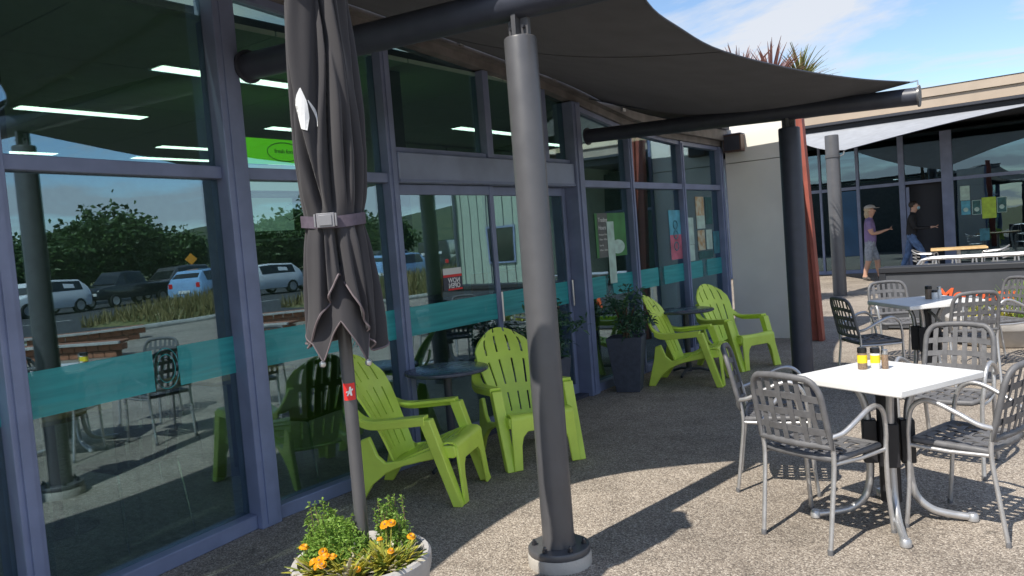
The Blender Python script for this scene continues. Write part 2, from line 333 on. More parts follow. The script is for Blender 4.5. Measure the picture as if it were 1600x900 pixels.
def text(name, s, size, mat_, loc, rot, parent=None, shear=0, offset=0, mirror=False, extrude=.002, align='LEFT', flip=False):
    cu = bpy.data.curves.new(name, 'FONT'); cu.body = s; cu.size = size; cu.shear = shear; cu.offset = offset; cu.extrude = extrude; cu.align_x = align; cu.resolution_u = 3
    t = bpy.data.objects.new(name+'_tmp', cu); COL.objects.link(t)
    dg = bpy.context.evaluated_depsgraph_get(); me = bpy.data.meshes.new_from_object(t.evaluated_get(dg)); bpy.data.objects.remove(t); bpy.data.curves.remove(cu)
    if mirror:
        for v in me.vertices: v.co.x = -v.co.x
        me.flip_normals()
    me.materials.clear(); me.materials.append(M[mat_])
    ob = bpy.data.objects.new(name, me); COL.objects.link(ob); ob.location = loc; ob.rotation_euler = rot
    if parent: ob.parent = parent
    return ob
def spline(pts, n=6):
    P = [Vector(p) for p in pts]; o = []
    for i in range(len(P)-1):
        p0 = P[max(i-1,0)]; p1 = P[i]; p2 = P[i+1]; p3 = P[min(i+2,len(P)-1)]
        for k in range(n):
            t = k/n; o.append(.5*((2*p1)+(p2-p0)*t+(2*p0-5*p1+4*p2-p3)*t*t+(3*p1-p0-3*p2+p3)*t**3))
    return o+[P[-1]]
def interp(tab, x):
    if x <= tab[0][0]: return tab[0][1]
    for (a, fa), (b, fb) in zip(tab, tab[1:]):
        if x <= b: return fa+(fb-fa)*(x-a)/(b-a)
    return tab[-1][1]
def leaves(mb, pts, L, W, up=.3, droop=.2, seg=1):
    for p in pts:
        p = Vector(p); d = Vector((random.gauss(0,1), random.gauss(0,1), random.gauss(0,1)*.6+up)).normalized(); l = L*random.uniform(.6, 1.3); wd = W*random.uniform(.7, 1.3)
        sd = d.cross(Vector((random.gauss(0,1), random.gauss(0,1), random.gauss(0,1)))).normalized()*wd/2
        mid = p+d*l*.5; tip = p+d*l+Vector((0,0,-droop*l)); nn = d.cross(sd).normalized()*wd*.18
        mb.add([p, mid+sd, tip, mid-sd, mid+nn], [(0,1,4),(1,2,4),(2,3,4),(3,0,4)])

# ------------------------------------------------------------------ ground
PB = MB().add([(-700,-700,-.012),(700,-700,-.012),(700,700,-.012),(-700,700,-.012)], [(0,1,2,3)]).build('ground', 'grass', smooth=0); struct(PB)
struct(MB().add([(-.0,-14,0),(13.6,-14,0),(13.6,34,0),(-9,34,0),(-9,10.72,0),(-.0,10.72,0)], [(0,1,2,3,4,5)]).build('courtyard_paving', 'aggregate', smooth=0))
rd = struct(MB().add([(14.0,-60,-.004),(40,-60,-.004),(46,140,-.004),(19,140,-.004)], [(0,1,2,3)]).build('road', 'asphalt', smooth=0))
for k in range(14):
    y0 = -10+k*7; x0 = 22.5+y0*.027
    MB().add([(x0,y0,.0),(x0+.14,y0,.0),(x0+.22,y0+3,.0),(x0+.08,y0+3,.0)], [(0,1,2,3)]).build('lane_marking', 'line_paint', rd, smooth=0)
struct(MB().prism([(13.6,-.05),(13.9,-.05),(13.9,.12),(13.66,.12),(13.6,.06)], 'y', -14, 34).build('kerb', 'kerb', bevel=.02))
# hills for the horizon the windows mirror
def hills():
    mb = MB(); n = 90; rows = 7
    for i in range(n+1):
        a = R(-8+i*100/n)                       # from +y towards +x
        h = 11+20*max(0, math.exp(-((i/n*100-8-36)/14)**2))+9*noise.noise(Vector((i*.11, 2.2, 0)))+3*noise.noise(Vector((i*.5, 7, 0)))
        for j in range(rows):
            t = j/(rows-1); d = 330+t*260; z = h*math.sin(t*math.pi*.5)**1.3+2*noise.noise(Vector((i*.3, j*.9, 1)))*t
            mb.v.append((d*math.sin(a), d*math.cos(a), z-1.5))
    for i in range(n):
        for j in range(rows-1): mb.f.append((i*rows+j, i*rows+j+1, (i+1)*rows+j+1, (i+1)*rows+j)); mb.mi.append(0)
    struct(mb.build('hill', 'hill', smooth=80))
hills()

# ------------------------------------------------------------------ cafe building (left)
TF = math.tan(R(7.5))
def wx(y): return (2.84-y)*TF if y < 2.84 else 0.0
HEAD = [(-2, 3.45), (1.5, 3.27), (3, 3.17), (4.47, 3.07), (5.34, 3.0), (6.22, 2.94), (7.0, 2.83), (7.88, 2.71), (8.85, 2.65), (10.7, 2.64)]
head = lambda y: interp(HEAD, y)
cafe = thing('cafe_building', 'long glass fronted cafe with slate blue frames and sloping roof edge', 'building')
def strip(y0, y1, xa, xb, z0, z1, z0b=None, z1b=None):
    z0b = z0 if z0b is None else z0b; z1b = z1 if z1b is None else z1b
    return MB().hexa([(wx(y0)+xa,y0,z0),(wx(y0)+xb,y0,z0),(wx(y1)+xb,y1,z0b),(wx(y1)+xa,y1,z0b),(wx(y0)+xa,y0,z1),(wx(y0)+xb,y0,z1),(wx(y1)+xb,y1,z1b),(wx(y1)+xa,y1,z1b)])
MULL = [(-1.2,.07,.06), (.25,.06,.06), (1.50,.05,.07), (2.84,.075,.085), (4.16,.045,.05), (6.71,.075,.085), (7.89,.04,.04), (9.27,.04,.04), (10.56,.06,.05)]
for y, hw, pr in MULL:
    strip(y-hw, y+hw, -.09, pr, .0, head(y)-.005).build('mullion', 'frame', cafe, bevel=.006)
    strip(y-hw*.45, y+hw*.45, pr+.001, pr+.012, .02, head(y)-.03).build('mullion_cap', 'frame', cafe, smooth=0)
# timber and steel roof edge above the glass, in segments
ys = [-1.2,1.5,3,4.47,5.34,6.22,7.0,7.88,8.85,10.62]
for a, b in zip(ys, ys[1:]):
    strip(a, b, -.10, .05, head(a), head(a)+.07, head(b), head(b)+.07).build('head_trim', 'timber_beam', cafe, smooth=0)
    strip(a, b, -.12, .12, head(a)+.071, head(a)+.21, head(b)+.071, head(b)+.21).build('roof_edge_beam', 'timber_beam', cafe, smooth=0)
    strip(a, b, -.10, .16, head(a)+.213, head(a)+.27, head(b)+.213, head(b)+.27).build('roof', 'soffit', cafe, smooth=0)
for y in (3.55, 4.95, 6.3, 7.6, 9.2):   # brackets on the beam
    MB().box((.121,y-.03,head(y)+.09), (.15,y+.03,head(y)+.18)).build('bracket', 'steel', cafe, bevel=.004)
WIN = [(-1.13,.19,'a'), (.31,1.45,'a'), (1.55,2.765,'a'), (2.915,4.115,'a'), (6.785,7.85,'a'), (7.93,9.23,'a'), (9.31,10.5,'a')]
def pane(par, y0, y1, z0, z1, z1b=None, x=-.03, nm='glass_pane'):
    z1b = z1 if z1b is None else z1b
    return strip(y0, y1, x-.004, x+.004, z0, z1, None, z1b).build(nm, 'glass', par, smooth=0)
for i, (y0, y1, _) in enumerate(WIN):
    wf = strip(y0, y1, -.075, .03, 2.05, 2.12).build('window_transom', 'frame', cafe, bevel=.005)
    sl = strip(y0, y1, -.085, .045, .0, .085).build('window_sill', 'frame', cafe, bevel=.006)
    strip(y0, y1, -.07, .02, head(y0)-.05, head(y0)-.003, head(y1)-.05, head(y1)-.003).build('window_head', 'frame', cafe, smooth=0)
    pane(sl, y0, y1, .087, 2.048); pane(wf, y0, y1, 2.122, head(y0)-.052, head(y1)-.052)
    # frosted band with a clear oval badge
    ov = [y0+.62*(y1-y0)] if i < 4 else [y0+.5*(y1-y0)]
    ow = .078
    for ya, yb in ((y0, ov[0]-ow), (ov[0]+ow, y1)):
        MB().add([(wx(ya)-.022,ya,.925),(wx(yb)-.022,yb,.925),(wx(yb)-.022,yb,1.14),(wx(ya)-.022,ya,1.14)], [(0,1,2,3)]).build('frosted_band', 'band_film', sl, smooth=0)
    o = ov[0]
    for rr in (.072, .05):
        MB().tube([(wx(o)-.0225, o+rr*math.cos(2*math.pi*q/28), 1.032+rr*1.5*math.sin(2*math.pi*q/28)) for q in range(28)], .0022, 4, closed=True).build('badge_ring', 'band_film', sl)
# entrance: header box, upper lights, sliding leaves
strip(4.205, 6.635, -.12, .06, 2.05, 2.27).build('door_header', 'header', cafe, bevel=.008)
strip(4.205, 6.635, .061, .068, 2.055, 2.075).build('header_trim', 'frame', cafe, smooth=0)
for y in (5.34, 6.2):
    strip(y-.04, y+.04, -.08, .045, 2.275, head(y)-.005).build('mullion', 'frame', cafe, bevel=.005)
for a, b in ((4.205,5.30), (5.38,6.16), (6.24,6.635)):
    f = strip(a, b, -.07, .02, 2.272, 2.31).build('upper_light_rail', 'frame', cafe, smooth=0)
    pane(f, a, b, 2.312, head(a)-.004, head(b)-.004)
strip(4.205, 6.635, -.14, .04, .0, .03).build('door_threshold', 'frame_dark', cafe, smooth=0)
for a, b, x in ((4.205,5.40,-.03), (5.34,6.62,-.075)):
    d = MB()
    for (p, q, r_, s_) in ((a,a+.055,.032,2.045), (b-.055,b,.032,2.045), (a+.056,b-.056,.032,.13), (a+.056,b-.056,1.97,2.045)):
        d.box((x-.02,p,r_), (x+.02,q,s_))
    door = d.build('sliding_door', 'frame', cafe, bevel=.004)
    MB().box((x-.004,a+.055,.13), (x+.004,b-.055,1.97)).build('glass_pane', 'glass', door, smooth=0)
    MB().add([(x+.006,a+.055,.925),(x+.006,b-.055,.925),(x+.006,b-.055,1.14),(x+.006,a+.055,1.14)], [(0,1,2,3)]).build('frosted_band', 'band_film', door, smooth=0)
    MB().tube([(x+.05,b-.03,.9),(x+.05,b-.03,1.15)], .009).build('handle', 'steel', door)
# rooms behind the glass
MB().add([(-6,-1.5,.006),(-.09,-1.5,.006),(-.09,10.6,.006),(-6,10.6,.006)], [(0,1,2,3)]).build('interior_floor', 'carpet', cafe, smooth=0)
MB().box((-6.1,-1.6,0), (-6,10.62,2.95)).build('back_wall', 'int_dark', cafe, smooth=0)
MB().box((-5.99,-1.6,0), (.35,-1.5,3.4)).build('side_wall', 'int_dark', cafe, smooth=0)
MB().box((-5.99,10.62,0), (-.0,10.75,2.9)).build('side_wall', 'int_dark', cafe, smooth=0)
MB().box((-6.1,-1.6,3.02), (-.1,10.62,3.06)).build('ceiling_deck', 'int_dark', cafe, smooth=0)
cp = MB().box((0,0,0), (1.185,1.185,.03)).build('ceiling_panel', 'ceiling', cafe, smooth=0); cp.location = (-6, -1.5, 2.955)
for i in range(5):
    for j in range(10):
        if i+j == 0: continue
        c = cp.copy(); COL.objects.link(c); c.parent = cafe; c.location = (-6+i*1.185+i*.012, -1.5+j*1.2, 2.955)
for x, y, l in ((-2.8,2.93,1.05), (-1.06,3.1,1.15), (-1.83,7.22,1.2), (-4.4,2.2,1.1), (-4.3,5.0,1.1), (-2.75,5.3,1.0), (-5.2,-.6,1.1), (-5.2,1.2,1.1), (-5.2,3.2,1.1), (-5.2,5.2,1.1), (-5.2,7.2,1.1), (-5.2,8.8,1.1), (-3.9,7.0,1.1), (-3.9,8.8,1.1), (-2.8,-.4,1.1), (-1.06,-.6,1.1), (-2.2,9.2,1.1), (-1.0,.9,1.1)):  # deeper and out-of-view fixtures are added fill to brighten the room
    fx = MB().box((x-.09,y-.02,2.935), (x+.09,y+l+.02,2.953)).build('ceiling_and_fill_light', 'ceiling', cafe, smooth=0)
    MB().box((x-.07,y,2.93), (x+.07,y+l,2.934)).build('diffuser', 'lamp', fx, smooth=0)
for x, y in ((-1.75,2.75), (-3.3,2.2), (-.6,4.0)):
    MB().lathe([(.11,0),(.12,.012),(.12,.022)], 20, (x,y,2.932)).build('ceiling_speaker', 'ceiling', cafe)
for x, y in ((-.42,1.72), (-.35,4.55)):
    MB().box((x-.09,y-.09,0), (x+.09,y+.09,2.95)).build('interior_column', 'int_dark', cafe, smooth=0)
MB().box((-3.1,6.6,.01), (-3.0,10.5,2.94)).build('partition_wall', 'int_wall', cafe, smooth=0)
for y in (7.5, 8.4, 9.3): MB().box((-2.998,y-.006,.02), (-2.992,y+.006,2.93)).build('wall_joint', 'int_dark', cafe, smooth=0)
MB().box((-5.98,.6,.0), (-5.9,3.3,2.2)).build('green_wall_panel', 'int_green', cafe, smooth=0)
# end wall panels facing the courtyard
ew = MB().box((.062,10.66,0), (.98,10.82,2.40)).build('end_wall_panel', 'white_wall', cafe, bevel=.004)
MB().box((.062,10.66,2.408), (.98,10.82,3.05)).build('end_wall_panel', 'white_wall', cafe, bevel=.004)
MB().box((.985,10.64,0), (1.03,10.84,3.05)).build('corner_trim', 'frame', cafe, smooth=0)

# ------------------------------------------------------------------ shade frames and sails
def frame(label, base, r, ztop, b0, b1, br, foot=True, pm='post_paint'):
    t = thing('sail_support_post', label, 'post', (base[0], base[1], 0), 0, 'shade sail frames beside the cafe')
    L = lambda p: Vector(p)-Vector((base[0], base[1], 0))
    if foot: MB().lathe([(r*2.0,0),(r*2.0,.05),(r*1.95,.057)], 32).build('footing', 'concrete', t)
    if foot:
        MB().lathe([(r*1.92,.058),(r*1.95,.062),(r*1.95,.084),(r*1.9,.09),(r*1.06,.09)], 32).build('base_flange', 'post_paint', t)
        for k in range(6):
            a = k*math.pi/3+.5
            MB().lathe([(.014,0),(.014,.012),(.008,.012),(.008,.024),(.006,.027)], 6, (r*1.55*math.cos(a), r*1.55*math.sin(a), .091)).build('bolt', 'bolt', t)
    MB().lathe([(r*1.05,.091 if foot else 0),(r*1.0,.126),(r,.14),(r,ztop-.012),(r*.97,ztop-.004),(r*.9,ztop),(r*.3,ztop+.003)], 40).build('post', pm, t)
    p0, p1 = L(b0), L(b1); d = (p1-p0).normalized(); q = p0+(p1-p0)*(-p0.x/(p1.x-p0.x))
    MB().box((-.055,-.012,ztop+.004), (.055,.012,q.z-br*.6)).box((-.012,-.05,ztop+.004), (.012,-.0125,q.z-br*.6)).box((-.012,.0125,ztop+.004), (.012,.05,q.z-br*.6)).build('saddle', 'post_paint', t, bevel=.002)
    for sx in (-.035, .035): MB().tube([(sx,-.03,(ztop+q.z-br)/2),(sx,-.0125,(ztop+q.z-br)/2)], .009, 6).build('bolt', 'bolt', t)
    MB().tube([p0, p1], br, 28).build('beam', 'navy_or_shade_paint', t)
    e = MB().tube([p1-d*.002, p1+d*.012], br*1.22, 28).build('end_cap', 'post_paint', t)
    MB().tube([p1+Vector((.0,0,br)), p1+Vector((.0,0,br+.05)), p1+Vector((-.05,0,br+.045))], .007, 6).build('tension_eye', 'steel', t)
    MB().lathe([(br*1.25,0),(br*1.25,.012)], 20).build('wall_plate', 'navy_or_shade_paint', t).matrix_local = Matrix.Translation(p0) @ Matrix.Rotation(math.pi/2, 4, 'Y')
    return t
f1 = frame('dark grey steel post with bolted round base in the foreground carrying the nearer sail beam', (1.93,3.11), .077, 2.50, (.095,2.97,2.70), (2.62,3.16,2.645), .078)
f2 = frame('steel post before the white wall, darkened to navy for its shade, carrying the farther sail beam', (2.03,6.9), .088, 2.34, (.095,6.87,2.54), (3.02,6.9,2.436), .068, False, 'navy_or_shade_paint')  # navy colour carries the sail shade falling on this post

def sail(name, rows, mat_, label, nu=6, hem='sail_dark', th=.004):
    # rows: list of polylines, all with the same number of points
    G = [spline(r_, 5) for r_ in rows]; G2 = [spline([g[k] for g in G], 5) for k in range(len(G[0]))]
    mb = MB(); nu, nv = len(G2), len(G2[0])
    mb.plate(lambda u, v: G2[u][v], range(nu), range(nv), th)
    s = mb.build(name, mat_, smooth=80); tag(s, label, 'shade sail')
    MB().tube(G[0], .006, 6).build('edge_cable', 'navy_or_shade_paint', s); MB().tube(G[-1], .006, 6).build('edge_cable', 'navy_or_shade_paint', s)
    MB().tube([g[-1] for g in G2] if False else [Vector(p) for p in G2[-1]], .006, 6).build('edge_cable', 'navy_or_shade_paint', s)
    for fr_ in (.52,):
        k_ = int((nv-1)*fr_); MB().ribbon([G2[u][k_]-Vector((0,0,th*.5+.002)) for u in range(nu)], .016, (0,1,0), (0,0,1), .002).build('seam', mat_, s)
    return s
OUT2 = [(2.5,3.1,2.76),(2.335,3.63,2.67),(2.31,4.06,2.625),(2.335,4.63,2.58),(2.52,5.53,2.55),(2.75,6.34,2.545),(2.965,6.93,2.555)]
rows = []
for x, y, z in OUT2:
    t_ = (y-3.1)/(6.93-3.1); row = []
    ya = 3.02+(7.08-3.02)*t_
    for k, u in enumerate((0,.25,.5,.75,1)):
        zi = head(ya)+.10; lin = zi+(z-zi)*u; sag = -.05*math.sin(math.pi*u)-(.20*math.sin(math.pi*u**.8) if t_ > .99 else .10*t_*math.sin(math.pi*u))
        row.append((.13+(x-.13)*u, ya+(y-ya)*u, max(lin+sag, 2.80-.05*u if t_ < .01 else 0)))
    rows.append(row)
sail('shade_sail', rows, 'sail_dark', 'large charcoal fabric sail stretched overhead between the two post beams')
IN1 = [(2.46,3.16,2.76),(2.05,3.06,2.76),(1.64,2.80,2.76),(1.25,2.42,2.77),(1.04,2.0,2.78),(1.02,1.4,2.8),(1.14,.6,2.83),(1.5,-.75,2.85)]
rows = []
for k, (x, y, z) in enumerate(IN1):
    ya = 3.12-k*.56; xi = wx(ya)+.14; rows.append([(xi+(x-xi)*u, ya+(y-ya)*u, head(ya)+.1+(z-head(ya)-.1)*u-.05*math.sin(math.pi*u)) for u in (0,.33,.66,1)])
sail('shade_sail', rows, 'sail_dark', 'charcoal sail above the nearest cafe windows, showing mainly as reflection and shade')
rows = []
for k in range(6):
    t_ = k/5; y = 6.88+3.54*t_; xo = 1.55-.5*t_+.3*(t_-1)*t_*2; rows.append([(.14+(xo-.14)*u, y, (2.90+(2.55+.38*t_-2.90)*u)-.05*math.sin(math.pi*u)*(1-t_)) for u in (0,.33,.66,1)])
sail('shade_sail', rows, 'sail_mid', 'small hidden sail behind the farther beam, made pale to lighten the cream end wall')

# wall box and red fin column by the end wall
sp = thing('wall_speaker', 'small brown box mounted high on the cream end wall', 'speaker', (.225,10.655,2.66))
MB().box((-.125,-.16,-.115), (.125,-.01,.115)).build('cabinet', 'brown_box', sp, bevel=.01)
MB().box((-.105,-.166,-.095), (.105,-.161,.095)).build('grille', 'frame_dark', sp, smooth=0)
MB().box((-.13,-.17,.116), (.13,-.005,.126)).build('hood', 'frame', sp, smooth=0)
rc = thing('red_column', 'leaning red painted timber fin column beside the cream end wall', 'column', (1.2,10.5,0))
MB().hexa([(-.085,-.05,0),(.03,-.05,0),(.03,.05,0),(-.085,.05,0),(-.21,-.05,3.3),(-.095,-.05,3.3),(-.095,.05,3.3),(-.21,.05,3.3)]).build('timber_face', 'red_paint', rc, bevel=.006)
MB().hexa([(.034,-.10,0),(.085,-.10,0),(.085,.03,0),(.034,.03,0),(-.091,-.10,3.3),(-.04,-.10,3.3),(-.04,.03,3.3),(-.091,.03,3.3)]).build('timber_face', 'red_paint', rc, bevel=.006)

# ------------------------------------------------------------------ lime resin armchairs
def lounge_chair(label):
    t = thing('garden_armchair', label, 'armchair', group='lime resin armchairs along the cafe windows')
    # backrest: five fanned slats with rows of slots
    ue = [-1,-.63,-.57,-.24,-.18,.18,.24,.57,.63,1]; slotc = {1,3,5,7} - {5} | {1,3,5,7}
    us = []
    cols = [-1,-.80,-.64,-.58,-.41,-.245,-.185,-.0,.185,.245,.41,.58,.64,.80,1]; gap = {2,5,8,10}
    cols = [-1,-.83,-.655,-.585,-.42,-.255,-.185,0,.185,.255,.42,.585,.655,.83,1]; gap = {2,5,8,11}
    vs_ = [0,.04,.10,.17,.24,.30,.35,.39,.46,.53,.60,.66,.70,.74,.80,.86,.92,.955,.98,1.0]
    def fb(u, v):
        hw = interp([(0,.165),(.35,.19),(.7,.235),(.88,.235),(1,.185)], v)
        vv = v*(1-.13*u*u*v)
        x = -.13-.31*vv+.05*(1-vv)*vv*2; z = .235+.67*vv
        return (x+.035*u*u, u*hw, z)
    def sk(i, j):
        a = vs_[j]; 
        return i in gap and (.10 <= a < .30 or .39 <= a < .66 or .74 <= a < .92 or a >= .955)
    MB().plate(fb, cols, vs_, .014, sk).build('backrest', 'lime', t, smooth=50)
    prof = [(.358,.335),(.357,.347),(.352,.360),(.335,.372),(.30,.376),(.27,.370),(.25,.366),(.21,.354),(.19,.348),(.15,.333),(.13,.326),(.08,.306),(.06,.298),(.01,.276),(-.01,.268),(-.06,.25),(-.13,.235),(-.15,.232)]
    def fs_(u, v): x, z = prof[v]; return (x, u*(.232-.05*max(0, (.1-x)/.25 if x < .1 else 0)), z-.012*(1-u*u)*(1 if x < .33 else 0))
    sv = range(len(prof)); ucol = [-1,-.9,-.5,-.06,.06,.5,.9,1]; gs = {5,7,9,11,13}
    MB().plate(fs_, ucol, list(sv), .012, lambda i, j: j in gs and i in (1,2,4,5) or (j == 3 and i in (1,2,4,5) and False)).build('seat', 'lime', t, smooth=50)
    for s in (-1, 1):
        # arm: rises from the backrest, runs forward, turns down into the front leg
        path = spline([(-.335,s*.215,.70),(-.315,s*.238,.62),(-.265,s*.258,.555),(-.17,s*.268,.522),(.0,s*.272,.530),(.19,s*.272,.545)], 4)
        MB().ribbon(path, [.035+.045*min(1, k/8) for k in range(len(path))], (0,1,0), [Vector((.9,0,.4)).lerp(Vector((0,0,1)), min(1, k/11)) for k in range(len(path))], .022).ribbon(
            [p+Vector((0,s*.036,-.022)) for p in path[8:]], .012, (0,1,0), (0,0,1), .045).build('armrest', 'lime', t, smooth=45, bevel=.005)
        # front leg: flared channel section
        MB().hexa([(.325,s*.262-.034,0),(.385,s*.262-.034,0),(.385,s*.262+.034,0),(.325,s*.262+.034,0),(.150,s*.272-.038,.532),(.222,s*.272-.038,.535),(.222,s*.272+.038,.535),(.150,s*.272+.038,.532)]).build('front_leg', 'lime', t, bevel=.006)
        MB().prism([(.345,.36),(.355,.30),(.34,.285),(.25,.285),(.12,.262),(.0,.235),(-.12,.19),(-.22,.115),(-.30,0),(-.37,0),(-.335,.13),(-.30,.26),(-.275,.40),(-.215,.42),(-.17,.30),(-.12,.255),(.0,.272),(.12,.315),(.25,.36)], 'y', s*.232-.016, s*.232+.016).build('rear_leg', 'lime', t, bevel=.008)
    ap = MB().prism([(-.236,.352),(.236,.352),(.242,.19),(.25,.004),(.185,.004),(.172,.17),(.155,.225),(.12,.258),(-.12,.258),(-.155,.225),(-.172,.17),(-.185,.004),(-.25,.004),(-.242,.19)], 'x', .342, .360)
    ap.v = [(x+(.36-z)*.095, y, z) for x, y, z in ap.v]; ap.build('front_apron', 'lime', t, bevel=.006)
    return t
LC = lounge_chair('lime green resin armchair nearest the camera, side on beside the umbrella pole')
LC.location = (.50,3.69,0); LC.rotation_euler = (0,0,R(20))
dup(LC, (.655,4.67,0), R(-33), 'lime green resin armchair facing outward, partly hidden behind the foreground post')
dup(LC, (.715,7.53,0), R(10), 'lime green resin armchair side on next to the slate planter')
dup(LC, (.82,8.56,0), R(-25), 'lime green resin armchair farthest away, in front of the last window')

def round_table(label, loc):
    t = thing('round_side_table', label, 'side table', loc, 0, 'round navy side tables')
    MB().lathe([(.02,.672),(.285,.672),(.30,.68),(.302,.69),(.30,.698),(.285,.703),(.01,.704)], 40).build('table_top', 'navy_top', t)
    MB().lathe([(.03,.03),(.03,.66),(.09,.671)], 16).build('pedestal', 'navy_or_shade_paint', t)
    for k in range(3):
        a = k*2.094+.6; MB().tube([(0,0,.06),(.12*math.cos(a),.12*math.sin(a),.055),(.22*math.cos(a),.22*math.sin(a),.025),(.25*math.cos(a),.25*math.sin(a),.014)], [.016,.016,.014,.014], 8).build('foot', 'navy_or_shade_paint', t)
round_table('round navy side table between the two nearer lime armchairs', (.31,4.25,0))
round_table('round navy side table between the two farther lime armchairs', (.525,7.95,0))

# ------------------------------------------------------------------ woven-back chairs
def woven_chair(label):
    t = thing('woven_armchair', label, 'chair', group='grey woven armchairs round the white tables')
    W, H0, H1 = .205, .495, .835
    def B(u, v, o=0):       # back surface: u -1..1 across, v 0..1 up
        x = -.215-.085*v-.028*(1-u*u)+o; return Vector((x, u*W*(1-.05*v), H0+(H1-H0)*v-.018*u*u*v))
    # rounded frame
    loop = []
    for u, v in [(-1,0),(-1,.25),(-1,.5),(-1,.7)]: loop.append(B(u,v))
    for k in range(1, 6): a = math.pi-k*math.pi/10; loop.append(B(-.72+.28*math.cos(a), .72+.26*math.sin(a)))
    for u in (-.72,-.36,0,.36,.72): loop.append(B(u,.985))
    for k in range(1, 6): a = math.pi/2-k*math.pi/10; loop.append(B(.72+.28*math.cos(a), .72+.26*math.sin(a)))
    for u, v in [(1,.7),(1,.5),(1,.25),(1,0),(.6,-.0),(.2,0),(-.2,0),(-.6,0)]: loop.append(B(u,v))
    bk = MB().tube(loop, .0165, 8, closed=True).build('backrest', 'grey_poly', t, smooth=60)
    vu = [-.715,-.43,-.143,.143,.43,.715]; hv = [.22,.46,.70]
    for i, u in enumerate(vu):
        vt = [0,.11,.22,.34,.46,.58,.70,.83,.975 if abs(u) < .6 else .93]
        pts = [B(u, v, (.0035*(1 if (i+q//2) % 2 else -1)) if q % 2 == 0 and 0 < q < 8 else 0) for q, v in enumerate(vt)]
        MB().ribbon(pts, .029, (0,1,0), (1,0,.25), .0035).build('strap', 'grey_poly', bk, smooth=60)
    for j, v in enumerate(hv):
        ut = [-.97]+sum([[u, (u+.143) if q < 5 else .97] for q, u in enumerate(vu)], [])
        pts = [B(u, v, (.0035*(-1 if (q//2+j+1) % 2 else 1)) if q % 2 == 1 else 0) for q, u in enumerate(ut)]
        MB().ribbon(pts, .033, (-.25,0,1), (1,0,.25), .0035).build('strap', 'grey_poly', bk, smooth=60)
    def S(u, v, o=0):       # seat surface: v 0 rear..1 front
        x = -.195+.425*v; return Vector((x, u*(.195+.02*v), .432-.012*math.sin(math.pi*v)*(1-u*u)+.01*v-.03*max(0, v-.9)*10*max(0, v-.9)*10*.3+o))
    sl = [S(-1,v) for v in (.03,.25,.5,.75,.92)]+[S(-.86,1.0), S(-.4,1.02), S(0,1.025), S(.4,1.02), S(.86,1.0)]+[S(1,v) for v in (.92,.75,.5,.25,.03)]+[S(.5,0), S(0,0), S(-.5,0)]
    se = MB().tube(sl, .016, 8, closed=True).build('seat', 'grey_poly', t, smooth=60)
    for i, u in enumerate([-.72,-.43,-.145,.145,.43,.72]):
        vt = [0,.1,.19,.28,.37,.46,.55,.64,.73,.82,.91,1.0]
        MB().ribbon([S(u, v, .0045*(1 if (i+q//2) % 2 else -1) if q % 2 == 0 and 0 < q < 11 else 0) for q, v in enumerate(vt)], .033, (0,1,0), (0,0,1), .0045).build('strap', 'grey_poly', se, smooth=60)
    for j, v in enumerate((.19,.37,.55,.73,.90)):
        ut = [-.97,-.72,-.575,-.43,-.29,-.145,0,.145,.29,.43,.575,.72,.97]
        MB().ribbon([S(u, v, .0045*(-1 if (q//2+j+1) % 2 else 1) if q % 2 == 1 else 0) for q, u in enumerate(ut)], .038, (1,0,0), (0,0,1), .0045).build('strap', 'grey_poly', se, smooth=60)
    for s in (-1, 1):
        MB().tube(spline([(-.268,s*.195,.0),(-.235,s*.198,.2),(-.205,s*.202,.40),(-.212,s*.204,.50),(-.235,s*.200,.58)], 4), .0125, 10).build('rear_leg', 'alu', t, smooth=60)
        MB().tube(spline([(-.222,s*.206,.545),(-.16,s*.236,.562),(-.06,s*.252,.608),(.05,s*.258,.648),(.13,s*.258,.648),(.19,s*.254,.60),(.215,s*.247,.50),(.222,s*.238,.42),(.232,s*.235,.22),(.258,s*.24,.0)], 5), .0125, 10).build('arm_and_front_leg', 'alu', t, smooth=60)
        MB().tube([(-.205,s*.2,.415),(.0,s*.222,.412),(.222,s*.235,.42)], .010, 8).build('side_rail', 'alu', t, smooth=60)
        for p in ((-.268,s*.195),(.258,s*.24)): MB().lathe([(.0145,0),(.0145,.022),(.0128,.026)], 10, (p[0],p[1],0)).build('foot_cap', 'grey_poly', t)
    return t
WC = woven_chair('grey woven armchair with its back to the camera at the nearer white table')
WC.location = (2.935,3.985,0); WC.rotation_euler = (0,0,R(69)); WC.scale = (.84,.97,1)
for loc, rz, lb in (((3.545,4.36,0), 163, 'grey woven armchair cut by the right picture edge at the nearer white table'),
                    ((2.50,4.66,0), 17, 'grey woven armchair seen edge on at the shaded left of the nearer white table'),
                    ((3.33,5.36,0), 260, 'grey woven armchair facing the camera behind the nearer white table'),
                    ((2.42,7.62,0), 38, 'grey woven armchair in shade, its back to the camera, left of the farther table'),
                    ((2.42,8.95,0), 300, 'grey woven armchair half shaded behind the farther white table, near the dark barrier'),
                    ((3.13,7.95,0), 122, 'grey woven armchair overlapping the right of the farther white table'),
                    ((3.30,9.02,0), 222, 'grey woven armchair in full sun before the round concrete planter')):
    dup(WC, loc, R(rz), lb)

